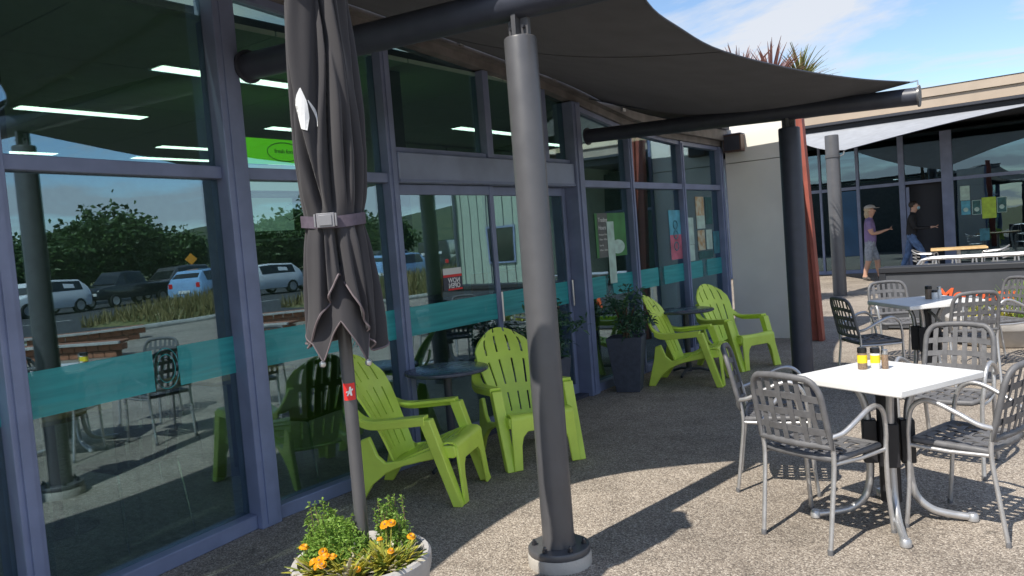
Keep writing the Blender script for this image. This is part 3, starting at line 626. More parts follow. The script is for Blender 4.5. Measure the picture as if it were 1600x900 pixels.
def white_table(label, loc, rz, s):
    t = thing('white_table', label, 'table', loc, rz, 'square white cafe tables')
    h = s/2; MB().box((-h,-h,.715), (h,h,.752)).build('table_top', 'white_top', t, bevel=.007)
    MB().box((-.17,-.17,.700), (.17,.17,.714)).build('top_plate', 'black_sleeve', t)
    MB().lathe([(.05,.10),(.05,.70)], 16).build('centre_post', 'black_sleeve', t)
    for k in range(4):
        a = k*math.pi/2+math.pi/4; c, s_ = math.cos(a), math.sin(a); P = lambda r, z: (r*c, r*s_, z)
        MB().tube(spline([P(.15,.70),(P(.115,.64)),P(.095,.56),P(.09,.4),P(.092,.24),P(.115,.13),P(.18,.062),P(.27,.035),P(.36,.022)], 4), .019, 10).build('leg', 'alu', t, smooth=60)
        MB().lathe([(.02,0),(.027,.006),(.027,.03),(.02,.042)], 12, (.365*c, .365*s_, 0)).build('foot_cap', 'alu', t)
        MB().box((-.034,-.034,.30), (.034,.034,.52)).build('sleeve', 'black_sleeve', t, bevel=.006).matrix_local = Matrix.Translation((.087*c,.087*s_,0)) @ Matrix.Rotation(a, 4, 'Z')
    return t
white_table('square white table nearest the camera, in full sun with yellow labelled shakers', (3.19,4.285,0), R(-26), .63)
white_table('square white table farther off, half in the sail shade', (2.84,7.92,0), R(-50), .70)
def shaker(nm, lab, loc, body, cap, label_mat=None, h=.10, r=.021):
    t = thing(nm, lab, 'shaker', loc)
    MB().lathe([(r*.9,0),(r,.004),(r,h*.70),(r*.85,h*.76)], 18).build('jar', body, t)
    MB().lathe([(r*.95,h*.762),(r*1.0,h*.77),(r*.98,h*.98),(r*.85,h)], 18).build('lid', cap, t)
    if label_mat: MB().lathe([(r+.0006,h*.30),(r+.0006,h*.66)], 18).build('label_wrap', label_mat, t)
shaker('pepper_shaker', 'pepper shaker with yellow label and dark contents on the nearer table', (3.065,4.385,.752), 'pepper', 'black_plastic', 'yellow_label', .115, .024)
shaker('salt_shaker', 'salt shaker with yellow label and white contents on the nearer table', (3.125,4.40,.752), 'salt', 'black_plastic', 'yellow_label', .112, .024)
shaker('sugar_shaker', 'slim unlabelled shaker right of the yellow shakers', (3.168,4.415,.752), 'pepper', 'steel', None, .10, .017)
shaker('pepper_shaker', 'dark shaker on the farther white table', (2.86,8.02,.752), 'pepper', 'black_plastic', None, .12, .030)
shaker('salt_shaker', 'white shaker on the farther white table', (2.915,7.97,.752), 'salt', 'black_plastic', None, .085, .024)
shaker('sugar_shaker', 'metal topped shaker on the farther white table', (2.945,8.03,.752), 'salt', 'steel', None, .11, .018)

# ------------------------------------------------------------------ umbrella, its pot and flowers
UX, UY = 1.90, 1.905
pot = thing('bowl_planter', 'round pale concrete flower bowl holding the umbrella pole', 'planter', (1.925,1.87,0))
MB().lathe([(.15,0),(.17,.01),(.215,.25),(.235,.42),(.245,.455),(.245,.487),(.237,.497),(.222,.497),(.215,.485),(.21,.46)], 40).build('bowl', 'pale_concrete', pot)
MB().lathe([(.212,.458),(.12,.468),(.02,.472)], 24).build('soil', 'soil', pot)
umb = thing('garden_umbrella', 'closed charcoal umbrella tied with a mauve strap, standing in the flower bowl', 'umbrella', (UX,UY,0))
MB().lathe([(.0235,.30),(.0235,2.72)], 20).build('pole', 'post_paint', umb)
URT = [(1.15,.128),(1.22,.126),(1.32,.125),(1.45,.118),(1.60,.106),(1.68,.100),(1.76,.106),(1.9,.116),(2.05,.117),(2.2,.113),(2.35,.106),(2.47,.10),(2.56,.09),(2.68,.05)]
AC = math.atan2(0-UY, 4.03-UX)          # side of the umbrella towards the camera
def wrap(d): return (d+math.pi) % (2*math.pi)-math.pi
FOLDS = [(-2.7,.16,.5),(-2.15,.22,-.4),(-1.45,.20,.35),(-1.05,.13,.7),(-.62,.26,-.55),(-.2,.12,.3),(.12,.30,.12),(.45,.13,-.5),(.80,.26,-.35),(1.35,.22,.3),(1.9,.26,-.3),(2.5,.20,.4)]
def ucan(th, z, off=0):
    r = interp(URT, z); tight = math.exp(-((z-1.68)/.055)**2); v = 0; zz = z-1.95
    D = wrap(th-AC); q_ = 1-.85*tight
    v += q_*(.17*math.exp(-((D+.62+.25*zz)/.36)**2)-.15*math.exp(-((D-.02+.2*zz)/.2)**2)+.16*math.exp(-((D-.48+.1*zz)/.24)**2)-.16*math.exp(-((D-.98)/.22)**2)+.10*math.exp(-((D-1.35)/.25)**2)-.12*math.exp(-((D+1.25)/.22)**2))
    for c0, dp, sl in FOLDS:                # narrow creases that wander as they run down
        c = c0+sl*zz*(1.0 if z > 1.68 else .6)+.10*math.sin(z*6+c0*3); d = wrap(th-AC-c); wd = .05+.04*abs(math.sin(z*4+c0*5))
        v -= 1.8*dp*math.exp(-(d/wd)**2)*(.55+.45*math.sin(z*7+c0*2.3)**2)*(1-.85*tight)
        d2 = wrap(th-AC-c-.2); v += .10*math.exp(-(d2/.16)**2)*(1-.85*tight)
    rr = r*(1.0+v)+.005*noise.noise(Vector((math.cos(th)*3, math.sin(th)*3, z*4)))
    return Vector((math.cos(th)*(rr+off), math.sin(th)*(rr+off), z))
HEM = [(-3.15,1.24),(-2.4,1.21),(-1.9,1.24),(-1.3,1.225),(-1.0,1.26),(-.6,1.33),(-.2,1.43),(0,1.475),(.12,1.46),(.3,1.40),(.55,1.33),(.9,1.25),(1.15,1.195),(1.5,1.23),(2.1,1.20),(2.6,1.25),(3.15,1.24)]
def hemz(th): return interp(HEM, wrap(th-AC))+.02
nT, nZ = 220, 110
mb = MB()
for i in range(nZ):
    for j in range(nT):
        th = 2*math.pi*j/nT; zb = hemz(th); z = zb+(2.62-zb)*(i/(nZ-1))**1.0; mb.v.append(ucan(th, z))
for i in range(nZ-1):
    for j in range(nT): mb.f.append((i*nT+j, i*nT+(j+1) % nT, (i+1)*nT+(j+1) % nT, (i+1)*nT+j)); mb.mi.append(0)
can = mb.build('canopy', 'canopy', umb, smooth=70)
so = can.modifiers.new('s', 'SOLIDIFY'); so.thickness = .004
MB().tube([ucan(2*math.pi*j/nT, hemz(2*math.pi*j/nT), .001) for j in range(nT)], .0038, 5, closed=True).build('hem_piping', 'piping', can)
# inner folded layer hanging below the front hem, with two pointed tips
TIP = [(-3.15,1.25),(-2.3,1.20),(-1.6,1.27),(-1.05,1.23),(-.78,1.165),(-.35,1.26),(-.05,1.305),(.25,1.24),(.62,1.155),(.95,1.25),(1.6,1.20),(2.3,1.27),(3.15,1.25)]
def inner(th, v):
    zb = interp(TIP, wrap(th-AC))+.03; z = zb+(1.52-zb)*v; r_ = .078+.040*(1-v)+.014*math.sin(wrap(th-AC)*4+.6)*(1-v)
    return Vector((math.cos(th)*r_, math.sin(th)*r_, z))
mb = MB(); mb.plate(lambda i, v: inner(2*math.pi*i/120, v), range(121), [q/14 for q in range(15)], .003); inn = mb.build('canopy_lining', 'canopy', umb, smooth=70)
MB().tube([inner(2*math.pi*j/120, 0) for j in range(120)], .003, 5, closed=True).build('hem_piping', 'piping', inn)
for th, z in ((AC-.78,1.190), (AC+.62,1.182)):
    p = inner(th, 0)*1.05; MB().lathe([(.004,-.012),(.011,-.007),(.012,0),(.011,.006),(.004,.012)], 10, (p.x,p.y,z)).build('rib_tip', 'steel', umb)
# top vent flap that flares at the peak
b = MB()
def vf(th, v): r_ = .055+.095*(1-v)+.02*math.sin(th*4+1)*(1-v); return (r_*math.cos(th), r_*math.sin(th), 2.50+.17*v-.02*math.sin(th*4+.5)*(1-v))
b.plate(lambda i, v: vf(2*math.pi*i/48, v), range(49), [0,.25,.5,.75,1], .004); b.build('vent_cap', 'canopy', umb, smooth=70)
MB().lathe([(.01,2.66),(.05,2.67),(.06,2.69),(.02,2.75),(.005,2.76)], 16).build('finial', 'black_plastic', umb)
# strap and buckle
ST = MB()
def sf(i, v): th = 2*math.pi*i/64; r_ = .109+.004*math.sin(th*3+1); return (r_*math.cos(th), r_*math.sin(th), 1.655+.04*v+.006*math.sin(th*2))
ST.plate(sf, range(65), [0,1], .003); strap = ST.build('strap', 'strap', umb, smooth=70)
bt = AC-.2; bx = Matrix.Translation((.114*math.cos(bt), .114*math.sin(bt), 1.677)) @ Matrix.Rotation(bt, 4, 'Z')
MB().box((-.005,-.034,-.024), (.008,.026,.024)).box((.0081,-.026,-.018), (.011,.018,.018)).box((-.005,.028,-.022), (.007,.034,.022)).box((-.005,-.043,-.022), (.007,-.037,.022)).build('buckle', 'buckle', strap, bevel=.002).matrix_local = bx
# white wing-shaped print on the canopy
def printpatch(poly, nm):
    n = 10; b = MB(); L_, R_ = poly
    for i in range(n+1):
        t_ = i/n; k = t_*(len(L_)-1); i0 = min(int(k), len(L_)-2); fr = k-i0
        a = [L_[i0][q]+(L_[i0+1][q]-L_[i0][q])*fr for q in (0,1)]; c = [R_[i0][q]+(R_[i0+1][q]-R_[i0][q])*fr for q in (0,1)]
        for s_ in range(5): u = s_/4; th = a[0]+(c[0]-a[0])*u; z = a[1]+(c[1]-a[1])*u; b.v.append(ucan(th, z, .0035))
    for i in range(n):
        for s_ in range(4): b.f.append((i*5+s_, i*5+s_+1, i*5+6+s_, i*5+5+s_)); b.mi.append(0)
    b.build(nm, 'white_print', can, smooth=0)
a0 = AC-.52
printpatch(([(a0-.10,1.985),(a0-.16,2.03),(a0-.07,2.09),(a0+.0,2.115)], [(a0+.10,1.975),(a0+.15,2.02),(a0+.13,2.07),(a0+.02,2.117)]), 'printed_wing')
printpatch(([(a0+.28,1.99),(a0+.25,2.02),(a0+.19,2.05),(a0+.14,2.075)], [(a0+.31,1.99),(a0+.31,2.02),(a0+.25,2.05),(a0+.15,2.077)]), 'printed_wing')
# red sticker on the pole
b = MB(); 
for i in range(9):
    th = AC-.95+1.9*i/8
    for z in (1.045, 1.105): b.v.append((.0242*math.cos(th), .0242*math.sin(th), z))
for i in range(8): b.f.append((2*i,2*i+2,2*i+3,2*i+1)); b.mi.append(0)
stk = b.build('sticker', 'red_sticker', umb, smooth=60)
def sk_poly(pts):
    b = MB(); c_ = Vector((sum(p[0] for p in pts)/len(pts), sum(p[1] for p in pts)/len(pts)))
    P = lambda q: (.0249*math.cos(AC+q[0]/.0245), .0249*math.sin(AC+q[0]/.0245), 1.075+q[1])
    b.add([P(c_)]+[P(p) for p in pts], [(0,1+i,1+(i+1) % len(pts)) for i in range(len(pts))]); b.build('printed_figure', 'white_print', stk, smooth=0)
sk_poly([(-.012,.002),(-.002,.004),(.0,.018),(.006,.018),(.007,.008),(.012,.012),(.013,.007),(.007,.001),(.009,-.014),(.003,-.014),(.0,-.005),(-.006,-.014),(-.012,-.014),(-.006,-.004),(-.013,-.003)])

def herb(label, c, n, rad, h, mat_, L, W, sprigs=0):
    t = thing('flower_bowl_herb', label, 'plant', c); b = MB(); pts = []
    while len(pts) < n:
        p = Vector((random.uniform(-1,1), random.uniform(-1,1), random.uniform(0,1)))
        if p.length < 1 and p.length > .35: pts.append((p.x*rad[0], p.y*rad[1], p.z*h))
    leaves(b, pts, L, W, .7); stems = MB()
    for k in range(sprigs):
        a = random.uniform(0,6.28); base = Vector((rad[0]*.5*math.cos(a), rad[1]*.5*math.sin(a), h*.3)); top = base+Vector((random.gauss(0,.03), random.gauss(0,.03), h*random.uniform(.7,1.15)))
        stems.tube([base, (base+top)/2+Vector((random.gauss(0,.006),random.gauss(0,.006),0)), top], [.003,.0025,.0015], 4)
        leaves(b, [base.lerp(top, q/26) for q in range(27) for _ in range(3)], L*.9, W, .6)
    b.build('foliage', mat_, t, smooth=0); stems.tube([(0,0,-.02),(0,0,h*.4)], .006, 5); stems.build('stem', 'bark', t)
    return t
herb('bushy fine leaved green herb on the left of the flower bowl', (1.835,1.835,.47), 4600, (.145,.12), .155, 'leaf_herb', .022, .0065, 9)
herb('upright green herb sprigs behind the umbrella pole in the flower bowl', (1.985,1.975,.46), 1700, (.08,.075), .16, 'leaf_herb', .020, .006, 12)
def gazania(label, c, nl, rad, flowers, dry):
    t = thing('gazania_plant', label, 'plant', c); b = MB(); d = MB()
    for k in range(nl):
        a = random.uniform(0,6.28); r0 = random.uniform(0,.6); p0 = Vector((rad*r0*math.cos(a), rad*r0*math.sin(a), 0)); a += random.gauss(0,.5); l = random.uniform(.05,.11); el = random.uniform(.3,1.2)
        dv = Vector((math.cos(a)*math.cos(el), math.sin(a)*math.cos(el), math.sin(el))); sd = Vector((-math.sin(a), math.cos(a), 0)); tgt = d if random.random() < dry else b
        pts = [p0+dv*l*q/4+Vector((0,0,-.02*(q/4)**2)) for q in range(5)]; ws = [.004,.008,.012,.013,.003]
        tgt.ribbon(pts, ws, sd, dv.cross(sd), .0012)
    b.build('foliage', 'leaf_gazania', t, smooth=0)
    if len(d.v): d.build('dry_leaves', 'leaf_dry', t, smooth=0)
    for (fx, fy, fz, fr) in flowers:
        fr *= .85
        f = MB(); n = 13; ax = Vector((random.gauss(.2,.3), random.gauss(-.4,.3), 1)).normalized(); e1 = ax.orthogonal().normalized(); e2 = ax.cross(e1); c0 = Vector((fx,fy,fz))
        for ring in range(2):
            for k in range(n):
                a = 2*math.pi*(k+.5*ring)/n; dv = e1*math.cos(a)+e2*math.sin(a); sd = ax.cross(dv)
                f.ribbon([c0+ax*.002*ring, c0+dv*fr*.6+ax*(.006+.006*ring), c0+dv*fr*(1-.15*ring)+ax*.004], [.004,.010,.004], sd, ax, .001)
        fl = f.build('flower', 'petal', t, smooth=0); MB().tube([c0, c0+ax*.008], [.006,.004], 8).build('flower_centre', 'pepper', fl); MB().tube([(fx*.4,fy*.4,0), c0-ax*.001], .002, 4).build('flower_stalk', 'leaf_gazania', fl)
gazania('yellow green gazania spilling over the right rim of the flower bowl', (2.03,1.885,.475), 460, .13, [(-.03,.04,.12,.024),(-.01,.05,.125,.02),(.10,.03,.10,.018),(.0,-.02,.09,.014),(.07,-.04,.07,.014)], .10)
gazania('orange flowering gazania at the front left of the flower bowl', (1.86,1.735,.47), 120, .085, [(.028,-.02,.055,.022),(.045,-.008,.065,.022),(.02,.005,.075,.019),(.05,-.03,.05,.02),(-.075,.0,.075,.022),(.035,-.035,.04,.019),(.06,.01,.06,.02),(.01,-.03,.05,.02)], .15)
gazania('low straggling gazania leaves beneath the umbrella pole', (1.97,1.765,.47), 170, .11, [(.07,-.02,.04,.014)], .25)

# ------------------------------------------------------------------ slate planters with shrubs
def planter(label, lab2, loc, rz, s=1):
    t = thing('tapered_planter', label, 'planter', loc, rz, 'tapered slate planters by the entrance')
    def ring(h_, z): return [(-h_,-h_,z),(h_,-h_,z),(h_,h_,z),(-h_,h_,z)]
    b = MB(); L_ = [ring(.115,0), ring(.175,.53), ring(.175,.545), ring(.155,.545), ring(.15,.50)]
    vs = sum(L_, []); fs = [(3,2,1,0), (16,17,18,19)]+[(i*4+j, i*4+(j+1) % 4, i*4+4+(j+1) % 4, i*4+4+j) for i in range(4) for j in range(4)]
    b.add(vs, fs); b.build('pot', 'planter_slate', t, bevel=.004, smooth=20)
    MB().box((-.148,-.148,.48), (.148,.148,.502)).build('soil', 'soil', t)
    p = thing('potted_shrub', lab2, 'shrub', (loc[0],loc[1],.50), rz, 'dark leaved shrubs in slate planters')
    tr = MB()
    for k in range(4): a = k*1.6+.3; tr.tube(spline([(0.02*math.cos(a),.02*math.sin(a),-.02),(.04*math.cos(a),.04*math.sin(a),.16),(.10*math.cos(a),.10*math.sin(a),.34)], 3), [.012]*3+[.009]*3+[.006], 6)
    tr.build('stem', 'bark', p); b = MB()
    for k in range(34):
        c = Vector((random.gauss(0,.095), random.gauss(0,.095), random.uniform(.10,.50))); q = 1-abs(c.z-.30)/.42
        c.x *= .5+q; c.y *= .5+q
        leaves(b, [c+Vector((random.gauss(0,.03),random.gauss(0,.03),random.gauss(0,.03))) for _ in range(24)], .07, .020, .25, .25)
    b.build('foliage', 'leaf_shrub', p, smooth=0)
planter('tapered slate grey planter beside the entrance door mullion', 'dark leafy shrub in the slate planter next to the side-on armchair', (.30,7.0,0), R(18))
planter('slate grey planter mostly hidden behind the foreground post', 'dark leafy shrub peeping out behind the foreground post', (.24,5.62,0), R(12))

# ------------------------------------------------------------------ window signs, posters and inside furniture
def card(name, label, cat, y0, y1, z0, z1, mat_, x=-.022, frame_=None, group=None):
    o = MB().box((x-.003,y0,z0), (x,y1,z1)).build(name, mat_, smooth=0); tag(o, label, cat, group); return o
GP = 'posters taped to the cafe windows'
c1 = card('window_poster', 'tall poster, blue above and pink below, on a grey blinded window', 'poster', 8.89,9.22, 1.20,1.80, 'poster_blue', group=GP)
MB().box((-.0215,8.891,1.20), (-.0205,9.219,1.50)).build('printed_area', 'poster_pink', c1, smooth=0)
for z in (1.36, 1.50, 1.62): MB().tube([(-.020,9.055+.06*math.cos(q*.314),z+.05*math.sin(q*.314)) for q in range(20)], .008, 4, closed=True).build('printed_ring', 'poster_teal', c1)
card('window_poster', 'long blank pale paper sheet at the left of the last window', 'poster', 9.42,9.62, 1.36,1.70, 'poster_pale', group=GP)
card('window_poster', 'short pale sheet under the long blank one in the last window', 'poster', 9.42,9.61, 1.15,1.355, 'poster_pale', group=GP)
c2 = card('window_poster', 'cream food poster at the top of the last window', 'poster', 9.73,10.0, 1.55,1.965, 'poster_tan', group=GP)
MB().box((-.0215,9.731,1.55), (-.0205,9.999,1.72)).build('printed_area', 'poster_pale', c2, smooth=0)
card('window_poster', 'dark fruit poster at the top right of the last window', 'poster', 10.05,10.27, 1.60,1.96, 'poster_dark', group=GP)
c3 = card('window_poster', 'small tan food poster low in the last window', 'poster', 9.74,9.97, 1.27,1.53, 'poster_tan', group=GP)
c4 = card('window_poster', 'small pale food poster right of the tan one in the last window', 'poster', 10.02,10.22, 1.27,1.53, 'poster_pale', group=GP)
card('window_poster', 'dim purple sheet at the far right of the last window', 'poster', 10.26,10.48, 1.20,1.50, 'poster_teal', group=GP)
card('window_poster', 'row of small dim stickers low in the last window', 'poster', 9.74,10.22, 1.155,1.255, 'poster_dark', group=GP)
tag(MB().box((-.14,7.95,.10), (-.13,9.22,2.04)).build('roller_blind', 'blind', smooth=0), 'dark grey roller blind lowered behind the window with the pink poster', 'blind')
tag(MB().box((-.14,9.33,.10), (-.13,10.5,2.04)).build('roller_blind', 'blind', smooth=0), 'dark grey roller blind lowered behind the last window', 'blind')
tb = thing('opening_hours_board', 'green sheet lettered with trading hours on the planter window', 'sign', (-.0215,7.10,1.33))
MB().box((-.003,0,0), (0,.66,.46)).build('panel', 'menu_green', tb, smooth=0); MB().box((.0003,.05,.0), (.0008,.26,.46)).build('dark_stripe', 'int_dark', tb, smooth=0)
yr = (math.pi/2, 0, math.pi/2)
for k, (s_, z, sz) in enumerate((('Trading', .37, .062), ('Hours', .29, .062), ('Monday to Friday', .23, .025), ('7.00am - 4.00pm', .18, .025), ('Saturday', .12, .025), ('8.00am - 3.00pm', .07, .025))):
    text('lettering', s_, sz, 'paper', (.0014,.065,z), yr, tb, extrude=.0005)
MB().lathe([(.001,-.0004),(.15,-.0004),(.15,.0004),(.001,.0004)], 24).build('badge', 'poster_pale', tb).matrix_local = Matrix.Translation((.0014,.46,.10)) @ Matrix.Rotation(math.pi/2, 4, 'Y') @ Matrix.Diagonal((.5,1,1,1))
card('paper_strip', 'long pale printed receipt hanging in the planter window', 'paper', 7.33,7.48, 1.05,1.70, 'poster_pale', x=-.014)
no = thing('open_sign', 'small red, white and grey notice on the entrance glass, lettering reversed', 'sign', (-.021,4.68,1.22))
MB().box((-.004,0,0), (0,.225,.175)).build('panel', 'frame_dark', no, smooth=0); MB().box((.0005,0,.125), (.0015,.225,.175)).build('header', 'paper', no, smooth=0)
MB().box((.0005,0,.105), (.0015,.225,.124)).build('red_stripe', 'red_sticker', no, smooth=0); MB().box((.0005,.05,0), (.0015,.225,.014)).build('red_stripe', 'red_sticker', no, smooth=0)
text('lettering', 'NOW', .055, 'white_print', (.001,.20,.06), yr, no, mirror=True, offset=.001, extrude=.0005); text('lettering', 'OPEN', .055, 'white_print', (.001,.20,.018), yr, no, mirror=True, offset=.001, extrude=.0005)
gs = thing('green_menu_sign', 'bright green hanging sign inside, left of the umbrella', 'sign', (-1.2,3.80,2.33))
MB().box((-.02,0,0), (0,1.1,.20)).build('panel', 'sign_green_glow', gs, smooth=0)
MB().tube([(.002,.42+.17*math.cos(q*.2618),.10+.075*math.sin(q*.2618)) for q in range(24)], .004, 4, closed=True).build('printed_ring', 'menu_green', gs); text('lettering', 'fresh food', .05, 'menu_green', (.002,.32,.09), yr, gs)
mbd = thing('mirrored_sign_board', 'pale glowing board inside, left of the umbrella, standing in for a mirrored diamond sign', 'sign', (-1.2,3.75,1.74))  # added inside board replaces a sign reflected from outdoors
MB().box((-.02,0,.06), (0,.50,.32)).build('panel', 'sign_grey_glow', mbd, smooth=0); MB().box((-.02,.501,.06), (0,1.1,.32)).build('panel', 'int_dark', mbd, smooth=0)
MB().box((-.02,0,0), (0,1.1,.059)).build('text_band', 'int_dark', mbd, smooth=0); MB().box((-.019,0,-.02), (.002,1.1,-.001)).build('rail', 'paper', mbd, smooth=0); MB().box((-.02,0,.38), (0,1.1,.58)).build('panel', 'sign_pale_glow', mbd, smooth=0)
MB().box((-.019,0,.335), (.002,1.1,.355)).build('rail', 'paper', mbd, smooth=0)
MB().tube([(.003,.345,.20),(.003,.475,.275),(.003,.605,.205),(.003,.465,.14)], .006, 4, closed=True).build('diamond_outline', 'paper', mbd)
text('lettering', 'OHT 01:00', .065, 'paper', (.003,.62,.006), yr, mbd, mirror=True, offset=.001)

def cafe_table(label, loc, r=.34):
    t = thing('inside_table', label, 'table', loc, 0, 'tables inside the cafe')
    MB().box((-r,-r,.715), (r,r,.745)).build('table_top', 'ply', t, bevel=.005); MB().lathe([(.03,.02),(.03,.71)], 12).build('pedestal', 'black_sleeve', t); MB().lathe([(.22,0),(.22,.01),(.05,.025)], 24).build('base', 'black_sleeve', t)
def cafe_chair(label):
    t = thing('inside_chair', label, 'chair', group='brown slatted chairs inside the cafe')
    for k in range(5):
        y = -.17+k*.085; MB().ribbon(spline([(-.19,y*.9,.47),(-.215,y,.62),(-.25,y*1.05,.86)], 3), .055, (0,1,0), (1,0,.2), .012).build('back_slat', 'brown_chair', t)
    MB().ribbon([(-.235,-.21,.66),(-.25,0,.66),(-.235,.21,.66)], .05, (0,0,1), (1,0,0), .012).build('back_rail', 'brown_chair', t)
    MB().box((-.2,-.2,.445), (.2,.2,.47)).build('seat', 'brown_chair', t, bevel=.01)
    for s in (-1, 1):
        MB().tube(spline([(-.26,s*.21,0),(-.2,s*.19,.40),(-.19,s*.185,.44)], 3), .010, 8).build('leg', 'chrome', t); MB().tube(spline([(.25,s*.21,0),(.2,s*.19,.40),(.17,s*.185,.44)], 3), .010, 8).build('leg', 'chrome', t)
    return t
IC = cafe_chair('brown slatted chair with chrome legs inside, behind the umbrella'); IC.location = (-.55,3.65,0); IC.rotation_euler = (0,0,R(190))
for loc, rz, lb in (((-.55,2.35,0), 185, 'brown slatted chair inside the left window, near its right mullion'), ((-.62,1.35,0), 170, 'brown slatted chair inside the left window, at the picture edge'), ((-1.9,3.3,0), 10, 'brown slatted chair deep inside behind the wide mullion'), ((-1.0,7.9,0), 100, 'brown slatted chair inside behind the shrub planter')):
    dup(IC, loc, R(rz), lb)
cafe_table('plywood topped table inside the left window', (-1.15,2.2,0)); cafe_table('plywood topped table inside behind the umbrella', (-1.25,3.55,0)); cafe_table('plywood topped table inside behind the shrub planter', (-1.05,7.25,0))
ct = thing('service_counter', 'service counter inside with orange plywood fronts, seen through the entrance', 'counter', (-2.3,7.6,0))
MB().box((-.5,-.6,0), (.25,1.3,.93)).build('body', 'int_dark', ct, smooth=0); MB().box((-.52,-.62,.931), (.29,1.32,.965)).build('worktop', 'frame_dark', ct, bevel=.004)
for k in range(3): MB().box((.0,-.35+k*.58,.966), (.03,.05+k*.58,1.2)).build('ply_front', 'ply_orange', ct, bevel=.004)
mn = thing('display_unit', 'black display unit standing inside the left window', 'display', (-1.9,1.95,0))
MB().box((-.2,-.25,0), (.2,.25,.9)).build('cabinet', 'int_dark', mn, smooth=0); MB().box((-.02,-.3,.95), (.02,.3,1.5)).build('screen', 'frame_dark', mn, bevel=.006); MB().box((-.03,-.03,.9), (.03,.03,.95)).build('stand', 'int_dark', mn)

# ------------------------------------------------------------------ far side of the courtyard
fb_ = thing('far_shop', 'dark glazed shopfront at the back of the courtyard under a tan fascia', 'building', (0,0,0))
Y = 23.0
MB().box((-9,Y+.3,0), (9,Y+6,3.6)).build('room_shell', 'soffit', fb_, smooth=0)
MB().box((-9,19.6,3.72), (9,Y+6,3.78)).build('soffit', 'soffit', fb_, smooth=0)
MB().prism([(19.95,3.80),(20.02,3.80),(20.02,4.05),(19.95,4.05)], 'x', -9, 9).build('fascia_board', 'fascia', fb_, smooth=0)
MB().prism([(19.9,4.058),(20.02,4.058),(20.02,4.25),(19.9,4.25)], 'x', -9, 9).build('fascia_board', 'fascia', fb_, smooth=0)
MB().add([(-9,19.88,4.26),(9,19.88,4.26),(9,Y+6,4.9),(-9,Y+6,4.9)], [(0,1,2,3)]).build('roof', 'fascia', fb_, smooth=0)
MB().tube([(-9,19.88,3.77),(9,19.88,3.77)], .055, 12).build('gutter', 'gutter', fb_)
MB().box((-9,19.8,3.55), (9,20.0,3.71)).build('eave_beam', 'soffit', fb_, smooth=0)
for x, hw in ((-1.87,.03), (-.90,.04), (.18,.07), (1.23,.13), (4.2,.06), (6.6,.06), (-4.5,.06)):
    MB().box((x-hw,Y-.06,0), (x+hw,Y+.06,3.54)).build('mullion', 'frame', fb_, bevel=.005)
edges = [-8.9,-4.56,-4.44,-1.90,-1.84,-.94,-.86,.11,.25,1.10,1.36,4.14,4.26,6.54,6.66,8.9]
for a, b_ in zip(edges[::2], edges[1::2]):
    tr_ = MB().box((a,Y-.045,2.27), (b_,Y+.045,2.35)).build('window_transom', 'frame', fb_, smooth=0)
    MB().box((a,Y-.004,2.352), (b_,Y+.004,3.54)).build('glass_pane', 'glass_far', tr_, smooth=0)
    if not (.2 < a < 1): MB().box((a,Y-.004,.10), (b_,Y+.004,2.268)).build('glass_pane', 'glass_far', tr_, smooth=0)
    MB().box((a,Y-.05,.004), (b_,Y+.05,.098)).build('window_sill', 'frame', fb_, smooth=0)
MB().box((.26,Y-.03,.1), (.34,Y+.03,2.2)).build('door_jamb', 'frame', fb_, smooth=0)
tag(MB().box((-1.43,Y-.03,.48), (-.95,Y-.012,2.24)).build('window_banner', 'blue_panel', smooth=0), 'deep blue panel on the far shopfront left of the person in purple', 'panel')
GF = 'notices on the far shopfront'
for a, b_, z0, z1, mt, lb in ((1.50,1.71,1.74,2.10,'poster_pale','pale green notice topmost left on the far shopfront glass'), (1.51,1.71,1.375,1.725,'poster_blue','blue notice under the pale green one on the far shopfront'),
                         (1.75,1.95,1.36,1.72,'poster_dark','dark notice left of the lime one on the far shopfront'), (1.96,2.265,1.25,1.77,'poster_lime','large lime yellow notice on the far shopfront'),
                         (2.28,2.49,1.37,1.75,'poster_dark','dark notice with white border right of the lime one'), (1.89,2.10,.70,1.0,'poster_teal','dim teal notice low on the far shopfront glass')):
    o = MB().box((a,Y-.02,z0), (b_,Y-.012,z1)).build('shop_notice', mt, smooth=0); tag(o, lb, 'notice', GF)
    if mt in ('poster_dark','poster_blue'): MB().lathe([(.001,-.001),(.055,-.001),(.055,.001),(.001,.001)], 16).build('printed_disc', 'poster_pale', o).matrix_local = Matrix.Translation(((a+b_)/2,Y-.022,(z0+z1)/2-.05)) @ Matrix.Rotation(math.pi/2, 4, 'X')
    if mt == 'poster_dark':
        for (p, q, r_, s_) in ((a,a+.012,z0,z1),(b_-.012,b_,z0,z1),(a+.013,b_-.013,z0,z0+.012),(a+.013,b_-.013,z1-.012,z1)): MB().box((p,Y-.0225,r_), (q,Y-.0205,s_)).build('border', 'poster_pale', o, smooth=0)
lp = thing('far_post', 'tall plain grey steel post standing behind the red column', 'post', (.03,16.6,0))
MB().lathe([(.13,0),(.13,3.16),(.125,3.18),(.02,3.185)], 28).build('shaft', 'post_paint', lp); MB().lathe([(.145,2.74),(.145,2.79)], 24).build('collar', 'post_paint', lp); MB().tube([(.14,0,2.76),(.20,0,2.78),(.22,0,2.84)], .014, 6).build('tension_eye', 'steel', lp)
T_ = Vector((.27,16.62,2.86))
top = [Vector((-1.75+5.6*k/8,19.75,3.60)) for k in range(9)]
rows = []
for k in range(6):
    t_ = k/5; rows.append([T_.lerp(p, t_)+Vector((0,.25*math.sin(math.pi*t_)*(1 if q < 4 else .3),-.10*math.sin(math.pi*t_)*1.0+.16*math.sin(math.pi*t_)*(q/8))) for q, p in enumerate(top)] if k else [T_+Vector((.004*q,0,.001*q)) for q in range(9)])
